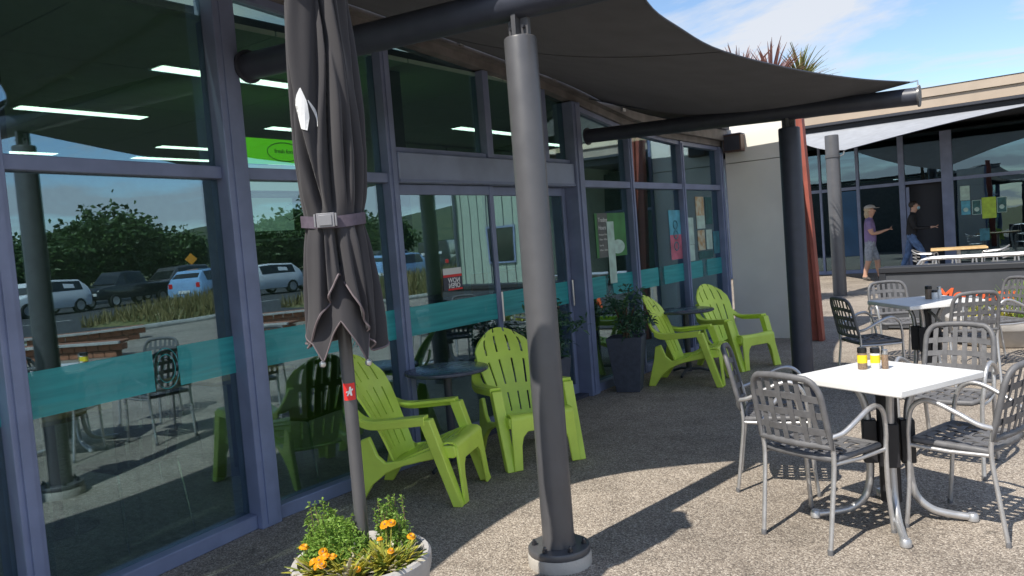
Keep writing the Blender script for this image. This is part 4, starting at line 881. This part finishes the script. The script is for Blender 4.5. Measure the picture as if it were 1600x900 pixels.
sail('shade_sail', rows, 'sail_silver', 'pale silver sail strung from the far post to the far shop eave')

# barrier, concrete planter, rail, ply table
bar = thing('barrier_planter', 'long dark grey barrier box with orange script lettering', 'barrier', (1.80,11.5,0))
MB().box((0,0,.02), (4.2,.34,.76)).build('panel', 'barrier', bar, bevel=.006); MB().box((-.03,-.03,.762), (4.23,.37,.835)).build('rim', 'barrier_rim', bar, bevel=.008)
MB().box((-.028,-.02,.0), (.05,.36,.761)).build('corner_post', 'barrier_rim', bar, bevel=.006)
text('lettering', 'Mocopan', .235, 'orange', (.63,-.006,.375), (math.pi/2,0,0), bar, shear=.25, offset=.006, extrude=.004)
cpn = thing('round_concrete_planter', 'wide round concrete planter tub with grassy plants at the right edge', 'planter', (3.28,10.45,0))
MB().lathe([(.44,0),(.47,.015),(.56,.17),(.585,.20),(.60,.20),(.61,.215),(.61,.315),(.60,.325),(.555,.325),(.54,.30)], 48).build('tub', 'pale_concrete', cpn); MB().lathe([(.55,.29),(.1,.305)], 32).build('soil', 'soil', cpn)
for k, (x, y, n, h) in enumerate(((3.55,10.3,130,.42), (3.0,10.5,70,.12), (3.25,10.35,70,.14))):
    g = thing('strappy_plant', ('tall strappy green plant in the concrete tub near the picture edge', 'low pale green plant at the left of the concrete tub', 'low plant in the middle of the concrete tub')[k], 'plant', (x,y,.30)); b = MB()
    for q in range(n):
        a = random.uniform(0,6.28); l = h*random.uniform(.6,1.2); sp_ = random.uniform(.1,.7); p0 = Vector((random.gauss(0,.07),random.gauss(0,.05),0)); dv = Vector((math.cos(a)*sp_, math.sin(a)*sp_, 1)).normalized(); sd = Vector((-math.sin(a),math.cos(a),0))
        b.ribbon([p0, p0+dv*l*.5, p0+dv*l+Vector((0,0,-.06*l))], [.014,.016,.003], sd, dv.cross(sd), .0015)
    b.build('foliage', 'leaf_gazania' if k else 'leaf_herb', g, smooth=0)
    if k == 0: MB().tube([(0,0,-.01),(.02,0,.4),(.03,0,.52)], .004, 4).build('flower_stalk', 'leaf_herb', g)
rl = thing('aluminium_rack', 'low aluminium tube rack with splayed struts behind the dark barrier', 'rack', (1.95,13.3,0))
for dy_ in (0, .38):
    MB().tube(spline([(.06,dy_,.0),(.02,dy_,.3),(.0,dy_,.66),(.04,dy_,.78),(.14,dy_,.825),(.6,dy_,.83),(1.4,dy_,.835),(2.6,dy_,.835)], 5), .022, 10).build('top_tube', 'alu', rl, smooth=60)
MB().box((.10,.02,.815), (2.6,.36,.835)).build('shelf', 'alu', rl)
for k in range(9):
    x = .24+k*.26
    for sx in (-.05, .05): MB().tube([(x+sx*.4,-.0,.81),(x+sx*2.0,-.02,.0)], .012, 8).build('strut', 'alu', rl)
pt = thing('plywood_table', 'cafe table with bright plywood top behind the barrier', 'table', (1.93,18.4,0), R(8))
MB().box((-.5,-.4,.725), (.5,.4,.76)).build('table_top', 'ply', pt, bevel=.006); MB().lathe([(.035,.02),(.035,.72)], 12).build('pedestal', 'alu', pt); MB().lathe([(.25,0),(.25,.012),(.05,.03)], 24).build('base', 'alu', pt)
for k, (x, rz) in enumerate(((1.35,0), (2.55,180))):
    bc = thing('bistro_chair', ('aluminium hoop backed chair left of the plywood table', 'aluminium hoop backed chair right of the plywood table')[k], 'chair', (x,18.35,0), R(rz))
    MB().tube(spline([(.2,-.24,0),(.18,-.24,.62),(.10,-.25,.66),(-.12,-.24,.68),(-.24,-.12,.74),(-.26,0,.76),(-.24,.12,.74),(-.12,.24,.68),(.10,.25,.66),(.18,.24,.62),(.2,.24,0)], 4), .013, 8).build('hoop_frame', 'alu', bc)
    MB().box((-.2,-.21,.43), (.2,.21,.45)).build('seat', 'alu', bc, bevel=.008)
    for s in (-1, 1): MB().tube([(-.19,s*.19,.43),(-.24,s*.2,0)], .012, 8).build('leg', 'alu', bc)
    for z in (.52, .59, .66): MB().tube(spline([(-.16,-.2,z),(-.235,-.1,z+.02),(-.25,0,z+.02),(-.235,.1,z+.02),(-.16,.2,z)], 3), .012, 6).build('back_rail', 'alu', bc)

# ------------------------------------------------------------------ people
def person(label, loc, rz, J, groups, mats, extras):
    """J: name -> (pos, radius); groups: list of (a, b, material) bones"""
    t = thing('person', label, 'person', loc, rz); t.scale = (1.14, 1.10, 1.0)
    names = list(J); idx = {n: i for i, n in enumerate(names)}
    me = bpy.data.meshes.new('body'); me.from_pydata([J[n][0] for n in names], [(idx[a], idx[b]) for a, b, _ in groups], [])
    ob = bpy.data.objects.new('body_tmp', me); COL.objects.link(ob)
    ob.modifiers.new('skin', 'SKIN'); sv = me.skin_vertices[0].data
    for i, n in enumerate(names):
        r_ = J[n][1]; sv[i].radius = r_ if isinstance(r_, tuple) else (r_, r_); sv[i].use_root = (n == 'pelvis')
    ss = ob.modifiers.new('sub', 'SUBSURF'); ss.levels = 2; ss.render_levels = 2
    dg = bpy.context.evaluated_depsgraph_get(); m2 = bpy.data.meshes.new_from_object(ob.evaluated_get(dg)); bpy.data.objects.remove(ob)
    mlist = list(dict.fromkeys(g[2] for g in groups)); m2.materials.clear()
    for q in mlist: m2.materials.append(M[q])
    rad = lambda n: (sum(J[n][1])/2 if isinstance(J[n][1], tuple) else J[n][1])
    segs = [(Vector(J[a][0]), Vector(J[b][0]), mlist.index(g), rad(a), rad(b)) for a, b, g in groups]
    for p in m2.polygons:
        c = p.center; best = (9, 0)
        for a, b, g, ra, rb in segs:
            d = b-a; u = max(0, min(1, (c-a).dot(d)/max(d.length_squared, 1e-9))); dd = (c-a-d*u).length-(ra+(rb-ra)*u)
            if dd < best[0]: best = (dd, g)
        p.material_index = best[1]; p.use_smooth = True
    m2.name = 'body'; o = bpy.data.objects.new('body', m2); COL.objects.link(o); o.parent = t
    extras(t)
    return t
def fingers(J, G, wrist, tag_, s, d, mt):
    w_ = Vector(J[wrist][0]); d = Vector(d).normalized(); side = Vector((0,s,0)); dn = d.cross(side).normalized()
    J[tag_+'palm'] = (tuple(w_+d*.06), (.032,.018)); G.append((wrist, tag_+'palm', mt))
    for k, l in enumerate((.07,.08,.075,.06)):
        b = w_+d*.085+side*(.027-.018*k); J[f'{tag_}f{k}a'] = (tuple(b), .010); J[f'{tag_}f{k}b'] = (tuple(b+d*l*.55-dn*.012), .009); J[f'{tag_}f{k}c'] = (tuple(b+d*l*.85-dn*.035), .0075)
        G += [(tag_+'palm', f'{tag_}f{k}a', mt), (f'{tag_}f{k}a', f'{tag_}f{k}b', mt), (f'{tag_}f{k}b', f'{tag_}f{k}c', mt)]
    b = w_+d*.045+side*.035; J[tag_+'t1'] = (tuple(b), .012); J[tag_+'t2'] = (tuple(b+d*.035+side*.012-dn*.015), .010)
    G += [(tag_+'palm', tag_+'t1', mt), (tag_+'t1', tag_+'t2', mt)]
def blob(c, r, n=14, m=10, f=lambda p: p):
    b = MB(); prof = [(max(.001, math.sin(math.pi*i/m)), -math.cos(math.pi*i/m)) for i in range(m+1)]
    vs = [f(Vector((q*math.cos(2*math.pi*j/n), q*math.sin(2*math.pi*j/n), z))) for q, z in prof for j in range(n)]
    b.add([(c[0]+p.x*r[0], c[1]+p.y*r[1], c[2]+p.z*r[2]) for p in vs], [(i*n+j, i*n+(j+1) % n, (i+1)*n+(j+1) % n, (i+1)*n+j) for i in range(m) for j in range(n)]); return b
def face(t, c, hair, hat=None, mask=False, long_=False):
    # facing +x; c = head centre
    cx, cy, cz = c
    for s in (-1, 1):
        blob((cx+.082,cy+s*.033,cz+.012), (.012,.014,.009), 8, 6).build('eye', 'eye', t, smooth=80); blob((cx+.005,cy+s*.082,cz-.005), (.022,.012,.034), 8, 6).build('ear', 'skin', t, smooth=80)
    MB().hexa([(cx+.08,cy-.016,cz-.035),(cx+.115,cy-.010,cz-.033),(cx+.115,cy+.010,cz-.033),(cx+.08,cy+.016,cz-.035),(cx+.082,cy-.008,cz+.012),(cx+.094,cy-.005,cz+.012),(cx+.094,cy+.005,cz+.012),(cx+.082,cy+.008,cz+.012)]).build('nose', 'skin', t, bevel=.004)
    if mask: blob((cx+.072,cy,cz-.058), (.042,.062,.048), 14, 8).build('face_mask', 'mask', t, smooth=80)
    else: blob((cx+.083,cy,cz-.062), (.012,.026,.007), 8, 6).build('mouth', 'lips', t, smooth=80)
    blob((cx-.018,cy,cz+.030), (.102,.092,.098), 18, 12, lambda p: p if p.x < .45 or p.z > .45 else Vector((p.x*.55,p.y,p.z))).build('hair', hair, t, smooth=80)
    if long_: blob((cx-.06,cy,cz-.085), (.06,.085,.12), 14, 10).build('hair', hair, t, smooth=80)
    if hat:
        blob((cx-.005,cy,cz+.062), (.112,.102,.075), 18, 10, lambda p: Vector((p.x,p.y,max(p.z,-.15)))).build('cap', hat, t, smooth=80)
        MB().prism([(cx+.07,cy-.085),(cx+.12,cy-.075),(cx+.17,cy-.04),(cx+.18,cy),(cx+.17,cy+.04),(cx+.12,cy+.075),(cx+.07,cy+.085)], 'z', cz+.047, cz+.056).build('cap_peak', hat, t)
# person in purple, standing side on, looking at a phone (faces +x locally)
J = {'pelvis': ((0,0,.93),(.15,.145)), 'belly': ((.02,0,1.08),(.16,.14)), 'chest': ((0,0,1.30),(.165,.125)), 'neckb': ((-.005,0,1.46),.075), 'neck': ((.015,0,1.52),.052), 'jaw': ((.045,0,1.585),(.072,.078)), 'head': ((.03,0,1.66),(.092,.1)), 'crown': ((.025,0,1.73),.07)}
G = [('pelvis','belly','purple_shirt'),('belly','chest','purple_shirt'),('chest','neckb','purple_shirt'),('neckb','neck','skin'),('neck','jaw','skin'),('jaw','head','skin'),('head','crown','skin')]
for s, n, kx in ((1,'l',.16), (-1,'r',-.13)):
    J[n+'hip'] = ((0,s*.085,.86),(.10,.105)); J[n+'mid'] = ((kx*.25,s*.09,.70),.095); J[n+'knee'] = ((kx*.5+.03,s*.09,.50),.072); J[n+'kn2'] = ((kx*.6+.02,s*.09,.42),.056); J[n+'calf'] = ((kx*.75,s*.09,.28),.054); J[n+'ankle'] = ((kx,s*.09,.085),.038); J[n+'heel'] = ((kx-.04,s*.09,.035),.034); J[n+'toe'] = ((kx+.14,s*.1,.03),(.040,.026))
    G += [('pelvis',n+'hip','grey_shorts'),(n+'hip',n+'mid','grey_shorts'),(n+'mid',n+'knee','grey_shorts'),(n+'knee',n+'kn2','skin'),(n+'kn2',n+'calf','skin'),(n+'calf',n+'ankle','skin'),(n+'ankle',n+'heel','shoe'),(n+'ankle',n+'toe','shoe')]
    J[n+'sh'] = ((0,s*.185,1.41),.066); J[n+'up'] = ((.02,s*.215,1.24),.060); J[n+'el'] = ((.06,s*.215,1.11),.046); J[n+'fa'] = ((.19,s*.15,1.13),.040); J[n+'wr'] = ((.29,s*.07,1.17),.027)
    G += [('chest',n+'sh','purple_shirt'),(n+'sh',n+'up','purple_shirt'),(n+'up',n+'el','skin'),(n+'el',n+'fa','skin'),(n+'fa',n+'wr','skin')]
    fingers(J, G, n+'wr', n+'h', -s, (.8,-s*.25,.25), 'skin')
def ex1(t):
    face(t, (.03,0,1.665), 'hair_fair', 'cap', long_=True)
    MB().box((-.006,-.035,-.07), (.006,.035,.07)).build('phone', 'phone', t, bevel=.004).matrix_local = Matrix.Translation((.385,0,1.235)) @ Matrix.Rotation(R(50), 4, 'Y')
person('person in purple shirt, grey shorts and cap looking down at a phone', (-.12,20.3,0), R(8), J, G, None, ex1)
J = {'pelvis': ((0,0,.95),(.135,.14)), 'belly': ((.01,0,1.10),(.135,.13)), 'chest': ((.03,0,1.34),(.17,.125)), 'neckb': ((.04,0,1.50),.078), 'neck': ((.06,0,1.56),.056), 'jaw': ((.095,0,1.625),(.072,.078)), 'head': ((.085,0,1.70),(.092,.1)), 'crown': ((.08,0,1.77),.07)}
G = [('pelvis','belly','black_shirt'),('belly','chest','black_shirt'),('chest','neckb','black_shirt'),('neckb','neck','skin_pale'),('neck','jaw','skin_pale'),('jaw','head','skin_pale'),('head','crown','skin_pale')]
for s, n, kx in ((1,'l',-.22), (-1,'r',.30)):
    J[n+'hip'] = ((0,s*.085,.88),(.10,.105)); J[n+'mid'] = ((kx*.35+.02,s*.09,.70),.092); J[n+'knee'] = ((kx*.6+.04,s*.09,.49),.068); J[n+'calf'] = ((kx*.8,s*.09,.30),.062); J[n+'ankle'] = ((kx,s*.09,.10),.052); J[n+'heel'] = ((kx-.04,s*.09,.04),.038); J[n+'toe'] = ((kx+.15,s*.1,.03),(.042,.028))
    G += [('pelvis',n+'hip','jeans'),(n+'hip',n+'mid','jeans'),(n+'mid',n+'knee','jeans'),(n+'knee',n+'calf','jeans'),(n+'calf',n+'ankle','jeans'),(n+'ankle',n+'heel','shoe'),(n+'ankle',n+'toe','shoe')]
    J[n+'sh'] = ((.03,s*.19,1.44),.070); J[n+'up'] = ((.04,s*.225,1.29),.060); J[n+'el'] = ((.08,s*.225,1.15),.050); J[n+'fa'] = ((.24,s*.19,1.13),.044); J[n+'wr'] = ((.38,s*.16,1.14),.030)
    G += [('chest',n+'sh','black_shirt'),(n+'sh',n+'up','black_shirt'),(n+'up',n+'el','black_shirt'),(n+'el',n+'fa','black_shirt'),(n+'fa',n+'wr','black_shirt')]
    fingers(J, G, n+'wr', n+'h', -s, (1,-s*.1,.05), 'skin_pale')
def ex2(t): face(t, (.085,0,1.705), 'hair_dark', None, mask=True)
person('person in black long sleeved top and blue jeans wearing a face mask', (.47,22.2,0), R(5), J, G, None, ex2)

# ------------------------------------------------------------------ plants above the roofs
def cord(label, loc, h, mat_, n, L, W=.035, o=(0,0)):
    t = thing('cordyline', label, 'palm', loc); MB().tube(spline([(0,0,-.02),(.05,0,h*.5),(o[0]*.4,o[1]*.4,h*.8),(o[0],o[1],h)], 4), [.09]*4+[.07]*4+[.05]*5, 8).build('trunk', 'bark', t); b = MB()
    for k in range(n):
        a = random.uniform(0,6.28); el = random.uniform(.05,1.5); l = L*random.uniform(.7,1.1); sd = Vector((-math.sin(a),math.cos(a),0)); pts = []; p = Vector((o[0],o[1],h-random.uniform(0,.15)))
        for q in range(5): pts.append(p.copy()); e2 = el-.12*q; p = p+Vector((math.cos(a)*math.cos(e2), math.sin(a)*math.cos(e2), math.sin(e2)))*l/4
        dv = (pts[-1]-pts[0]).normalized(); b.ribbon(pts, [W,W*1.3,W*1.2,W*.8,.004], sd, dv.cross(sd), .003)
    b.build('crown', mat_, t, smooth=0)
cord('red brown cordyline tuft rising above the dark sail', (-.70,13.6,0), 3.75, 'cordyline', 170, .95, .036)
cord('second red brown cordyline tuft above the dark sail, close beside the first', (-.55,13.9,0), 3.85, 'cordyline', 160, .85, .036, (.30,0))
cord('yellow green palm tuft right of the red brown cordylines', (-.45,14.3,0), 3.95, 'cordyline_green', 110, .70, .026, (.58,0))
cord('dark green palm tip peeking over the sail left of the cordylines', (-1.35,13.6,0), 3.95, 'tree_leaf', 90, .75, .028)

# ------------------------------------------------------------------ street that the windows mirror
def vehicle(nm, label, cat, loc, rz, paint, L, H, st, glassrng, wheels, van=False, txt=None):
    t = thing(nm, label, cat, loc, rz); b = MB(); k = len(st)
    for x, zb, zm, w_, zr, wr in st:
        for s in (-1, 1):
            pass
        b.v += [(x,-w_*.96,zb),(x,-w_,zm*.6),(x,-w_*.97,zm),(x,-wr,zr),(x,wr,zr),(x,w_*.97,zm),(x,w_,zm*.6),(x,w_*.96,zb)]
    for i in range(k-1):
        for j in range(8): b.f.append((i*8+j, i*8+(j+1) % 8, (i+1)*8+(j+1) % 8, (i+1)*8+j)); b.mi.append(0)
    b.f += [tuple(range(8))[::-1], tuple(range((k-1)*8, k*8))]; b.mi += [0,0]; body = b.build('body', paint, t, smooth=30, bevel=.03)
    for s in (-1, 1):
        for (i0, i1) in glassrng:
            q = []
            for i, fz in ((i0,.12),(i1,.12),(i1,.86),(i0,.86)):
                x, zb, zm, w_, zr, wr = st[i]; q.append((x, s*(w_*.97+(wr-w_*.97)*fz+.012), zm+(zr-zm)*fz))
            q2 = [(p[0], p[1]-s*.02, p[2]) for p in q]; MB().hexa(q+q2).build('side_window', 'car_glass', t, smooth=0)
    for (i, j) in ((glassrng[0][0]-1, glassrng[0][0]), (glassrng[-1][1], glassrng[-1][1]+1)):
        a, c = st[i], st[j]; lo, hi = (a, c) if a[4] < c[4] else (c, a); sg = -1 if lo[0] < hi[0] else 1
        q = [(lo[0]+sg*.012,-lo[5]*.9,lo[4]+.03),(lo[0]+sg*.012,lo[5]*.9,lo[4]+.03),(hi[0]+sg*.03,hi[5]*.88,hi[4]-.04),(hi[0]+sg*.03,-hi[5]*.88,hi[4]-.04)]
        MB().hexa(q+[(p[0]-sg*.03,p[1],p[2]-.01) for p in q]).build('windscreen', 'car_glass', t, smooth=0)
    for x in wheels:
        for s in (-1, 1):
            y = s*(st[k//2][3]-.10)
            def ring(prof): 
                m_ = MB().lathe(prof, 24); return m_
            ty = ring([(.20,-.10),(.30,-.11),(.325,-.08),(.325,.08),(.30,.11),(.20,.10)]).build('wheel', 'tyre', t); ty.matrix_local = Matrix.Translation((x,y,.325)) @ Matrix.Rotation(math.pi/2, 4, 'X')
            ring([(.05,-.112),(.20,-.118),(.205,-.09),(.205,.09),(.20,.118),(.05,.112)]).build('rim', 'rim', ty)
    xe = st[0][0]; xf = st[-1][0]
    for s in (-1, 1):
        MB().box((xe-.015,s*st[0][3]*.8-.09,.75), (xe+.04,s*st[0][3]*.8+.09,.95)).build('tail_light', 'tail_red', t, bevel=.01); MB().box((xf-.06,s*st[-1][3]*.75-.12,.62), (xf+.015,s*st[-1][3]*.75+.12,.75)).build('headlight', 'salt', t, bevel=.01)
    MB().box((xe-.03,-.26,.52), (xe-.012,.26,.64)).build('number_plate', 'paper', t, smooth=0)
    if txt: MB().box((xe-.02,-.7,1.28), (xe-.005,.5,1.42)).build('lettering_band', 'paper', t, smooth=0)
    return t
HB = [(-2.05,.35,.85,.80,.95,.70),(-1.95,.3,.92,.86,1.15,.66),(-1.55,.28,.95,.88,1.46,.60),(-.2,.28,.95,.88,1.52,.62),(.45,.28,.95,.88,1.48,.60),(1.15,.28,.94,.87,1.0,.72),(1.9,.30,.80,.80,.86,.64),(2.1,.38,.66,.70,.72,.58)]
SV = [(-2.3,.42,.95,.85,1.05,.75),(-2.2,.38,1.02,.90,1.45,.70),(-1.9,.36,1.04,.92,1.72,.66),(-.2,.36,1.04,.92,1.78,.68),(.5,.36,1.04,.92,1.72,.66),(1.2,.36,1.05,.91,1.12,.76),(2.05,.38,.98,.86,1.04,.72),(2.3,.45,.80,.76,.86,.64)]
UT = [(-2.5,.45,.98,.86,1.02,.80),(-2.4,.42,1.0,.88,1.04,.80),(-.55,.4,1.02,.90,1.06,.82),(-.35,.4,1.02,.90,1.66,.66),(.5,.4,1.02,.90,1.70,.66),(.75,.4,1.02,.90,1.66,.64),(1.35,.4,1.02,.89,1.10,.74),(2.3,.42,.94,.84,1.0,.70),(2.45,.48,.8,.76,.84,.64)]
VN = [(-2.4,.40,1.1,.92,1.95,.80),(-2.35,.38,1.1,.95,2.0,.82),(-2.2,.38,1.1,.96,2.02,.84),(.0,.38,1.1,.96,2.04,.84),(1.2,.38,1.1,.96,2.0,.82),(1.9,.38,1.1,.94,1.2,.80),(2.35,.40,.95,.86,1.0,.72),(2.45,.5,.8,.8,.84,.66)]
TH = R(86)
vehicle('parked_car', 'white hatchback parked across the road, mirrored in the left window', 'car', (28.7,24.2,0), R(-92), 'car_white', 4.1, 1.5, HB, [(2,3),(3,4)], (-1.3,1.28))
vehicle('parked_car', 'dark pickup with open tray parked across the road, mirrored in the left window', 'car', (28.8,29.0,0), R(-92), 'car_dark', 4.9, 1.7, UT, [(3,4),(4,5)], (-1.5,1.5))
vehicle('parked_car', 'grey off road wagon parked across the road, mirrored in the left window', 'car', (30.6,34.2,0), R(-92), 'car_grey', 4.6, 1.8, SV, [(2,3),(3,4)], (-1.45,1.45))
vehicle('parked_car', 'pale blue hatchback on the near side of the road, mirrored beside the wide mullion', 'car', (22.6,28.0,0), R(80), 'car_blue', 4.1, 1.5, HB, [(2,3),(3,4)], (-1.3,1.28))
vehicle('parked_car', 'red hatchback parked across the road at the left picture edge of the reflection', 'car', (29.0,19.3,0), R(86), 'car_red', 4.1, 1.5, HB, [(2,3),(3,4)], (-1.3,1.28))
vehicle('passenger_van', 'black van with pale roof band mirrored in the entrance glass', 'van', (25.8,34.6,0), R(60), 'car_dark', 4.8, 2.0, VN, [(2,3),(3,4)], (-1.5,1.55), True, True)
def tree(label, loc, h, rad, n, trunk_h):
    t = thing('street_tree', label, 'tree', loc, 0, 'trees across the road')
    tr = MB().tube([(0,0,-.1),(.1,0,trunk_h),(0,.1,h*.7)], [.22,.16,.06], 8); b = MB()
    for k in range(n):
        d = Vector((random.gauss(0,1),random.gauss(0,1),random.gauss(0,.8))).normalized()*random.uniform(.35,1)**.6; c = Vector((d.x*rad,d.y*rad,h*.62+d.z*h*.36))*1.0
        if k % 7 == 0: tr.tube([(0,0,trunk_h*.8),c*.6+Vector((0,0,trunk_h*.3)),c], [.09,.05,.02], 5)
        leaves(b, [c+Vector((random.gauss(0,.35),random.gauss(0,.35),random.gauss(0,.3))) for _ in range(60)], .40, .24, .2, .2)
    tr.build('trunk', 'bark', t); b.build('crown', 'tree_leaf', t, smooth=0)
tree('tall dense tree across the road, mirrored behind the pickup', (35.1,34.2,0), 5.4, 2.5, 110, 1.4)
tree('broad dark tree across the road, mirrored behind the white hatchback', (36.0,31.0,0), 4.2, 2.4, 90, 1.0)
tree('lower rounded tree mirrored near the wide mullion', (36.2,40.0,0), 4.1, 2.3, 90, 1.0)
tree('dark tree at the far left of the reflection', (37,22.5,0), 4.0, 2.2, 70, 1.0)
sg_ = thing('warning_sign', 'orange diamond road sign on a pole, mirrored above the grey wagon', 'road sign', (31.6,36.6,0)); MB().tube([(0,0,0),(0,0,2.0)], .035, 8).build('pole', 'steel', sg_)
MB().prism([(-.36,2.1),(0,1.74),(.36,2.1),(0,2.46)], 'x', -.05, -.036).build('sign_face', 'sign_orange', sg_, smooth=0).rotation_euler = (0,0,R(35))
pp = thing('power_pole', 'tall timber power pole with crossarm, mirrored in the entrance glass', 'pole', (35.7,45,0)); MB().tube([(0,0,-.2),(0,0,9)], [.16,.11], 10).build('shaft', 'wood_pole', pp); MB().box((-.06,-1.1,8.3), (.06,1.1,8.45)).build('crossarm', 'wood_pole', pp)
for k in (-.9,-.4,.4,.9): MB().lathe([(.03,0),(.05,.05),(.03,.12)], 8, (0,k,8.45)).build('insulator', 'salt', pp)
# pale building closing the courtyard out of frame to the right; the doors mirror it
nb = thing('pale_building', 'pale weatherboard building mirrored in the entrance doors', 'building', (0,0,0))
MB().box((8.6,18.8,0), (11.6,27,4.0)).build('wall', 'sage_wall', nb, smooth=0)
for k in range(9): MB().box((8.6+k*.333,18.78,.05), (8.6+k*.333+.018,18.799,3.98)).build('batten', 'frame_dark', nb, smooth=0)
MB().prism([(8.2,4.002),(12.0,4.002),(10.1,4.9)], 'y', 18.5, 27.2).build('roof', 'fascia', nb, smooth=0)
MB().tube([(11.45,18.7,.0),(11.45,18.7,3.95)], .05, 8).build('downpipe', 'frame_dark', nb)
w1_ = MB().box((9.2,18.74,1.0), (10.3,18.776,2.1)).build('window', 'frame', nb, smooth=0); MB().box((9.26,18.73,1.06), (10.24,18.739,2.04)).build('pane', 'car_glass', w1_, smooth=0)
# low garden mound with rough grass between courtyard and road
mbm = MB(); n = 24
for i in range(n+1):
    for j in range(9):
        u = i/n; v = j/8; y = 17+15*u; x = 14.4+3.6*v+y*.02; mbm.v.append((x,y,.6*math.sin(math.pi*v)**1.2*math.sin(math.pi*u)**.5*(1+.25*noise.noise(Vector((x*.6,y*.6,0))))-.02))
for i in range(n):
    for j in range(8): mbm.f.append((i*9+j,i*9+j+1,(i+1)*9+j+1,(i+1)*9+j)); mbm.mi.append(0)
struct(mbm.build('garden_mound', 'grass', smooth=80))
b = MB()
for k in range(5200):
    v = random.random(); y = 17.2+14.6*random.random(); x = 14.4+3.6*v+y*.02; z = .55*math.sin(math.pi*v)**1.2*math.sin(math.pi*(y-17)/15)**.5; a = random.uniform(0,6.28); l = random.uniform(.15,.5); w_ = .03
    b.add([(x-w_*math.cos(a),y-w_*math.sin(a),z-.03),(x+w_*math.cos(a),y+w_*math.sin(a),z-.03),(x+random.gauss(0,.12),y+random.gauss(0,.12),z+l)], [(0,1,2)])
tag(b.build('rough_grass', 'dry_grass', smooth=0), 'rough dry grass on the roadside mound, mirrored in the glass', 'grass', kind='stuff')
# low brick edged walls beyond the tables, with white cappings
for k, (x, y, l, rz, lb) in enumerate(((11.6,9.7,2.4,160,'low red brick wall with pale capping, mirrored nearest the left mullion'), (13.3,11.5,2.4,128,'low red brick wall with pale capping, mirrored behind the tables'))):
    t = thing('low_wall', lb, 'wall', (x,y,0), R(rz), 'low walls at the courtyard edge')
    for c_ in range(2):
        for q in range(int(l/.24)):
            o = MB().box((-.115,-.11,0), (.115,.11,.115)).build('brick', 'brick_red', t, bevel=.006) if c_+q == 0 else None
            if o: br0 = o; br0.location = (.12,0,.06)
            else: o = br0.copy(); COL.objects.link(o); o.parent = t; o.location = (.12+q*.24+(.12 if c_ % 2 else 0),0,.06+c_*.125-.058)
    br0.location = (.12,0,.002)
    MB().box((-.02,-.26,.255), (l+.1,.16,.30)).build('capping', 'brick_red', t, bevel=.01); MB().box((-.04,.161,.25), (l+.12,.24,.304)).build('edging', 'pale_concrete', t, bevel=.008)
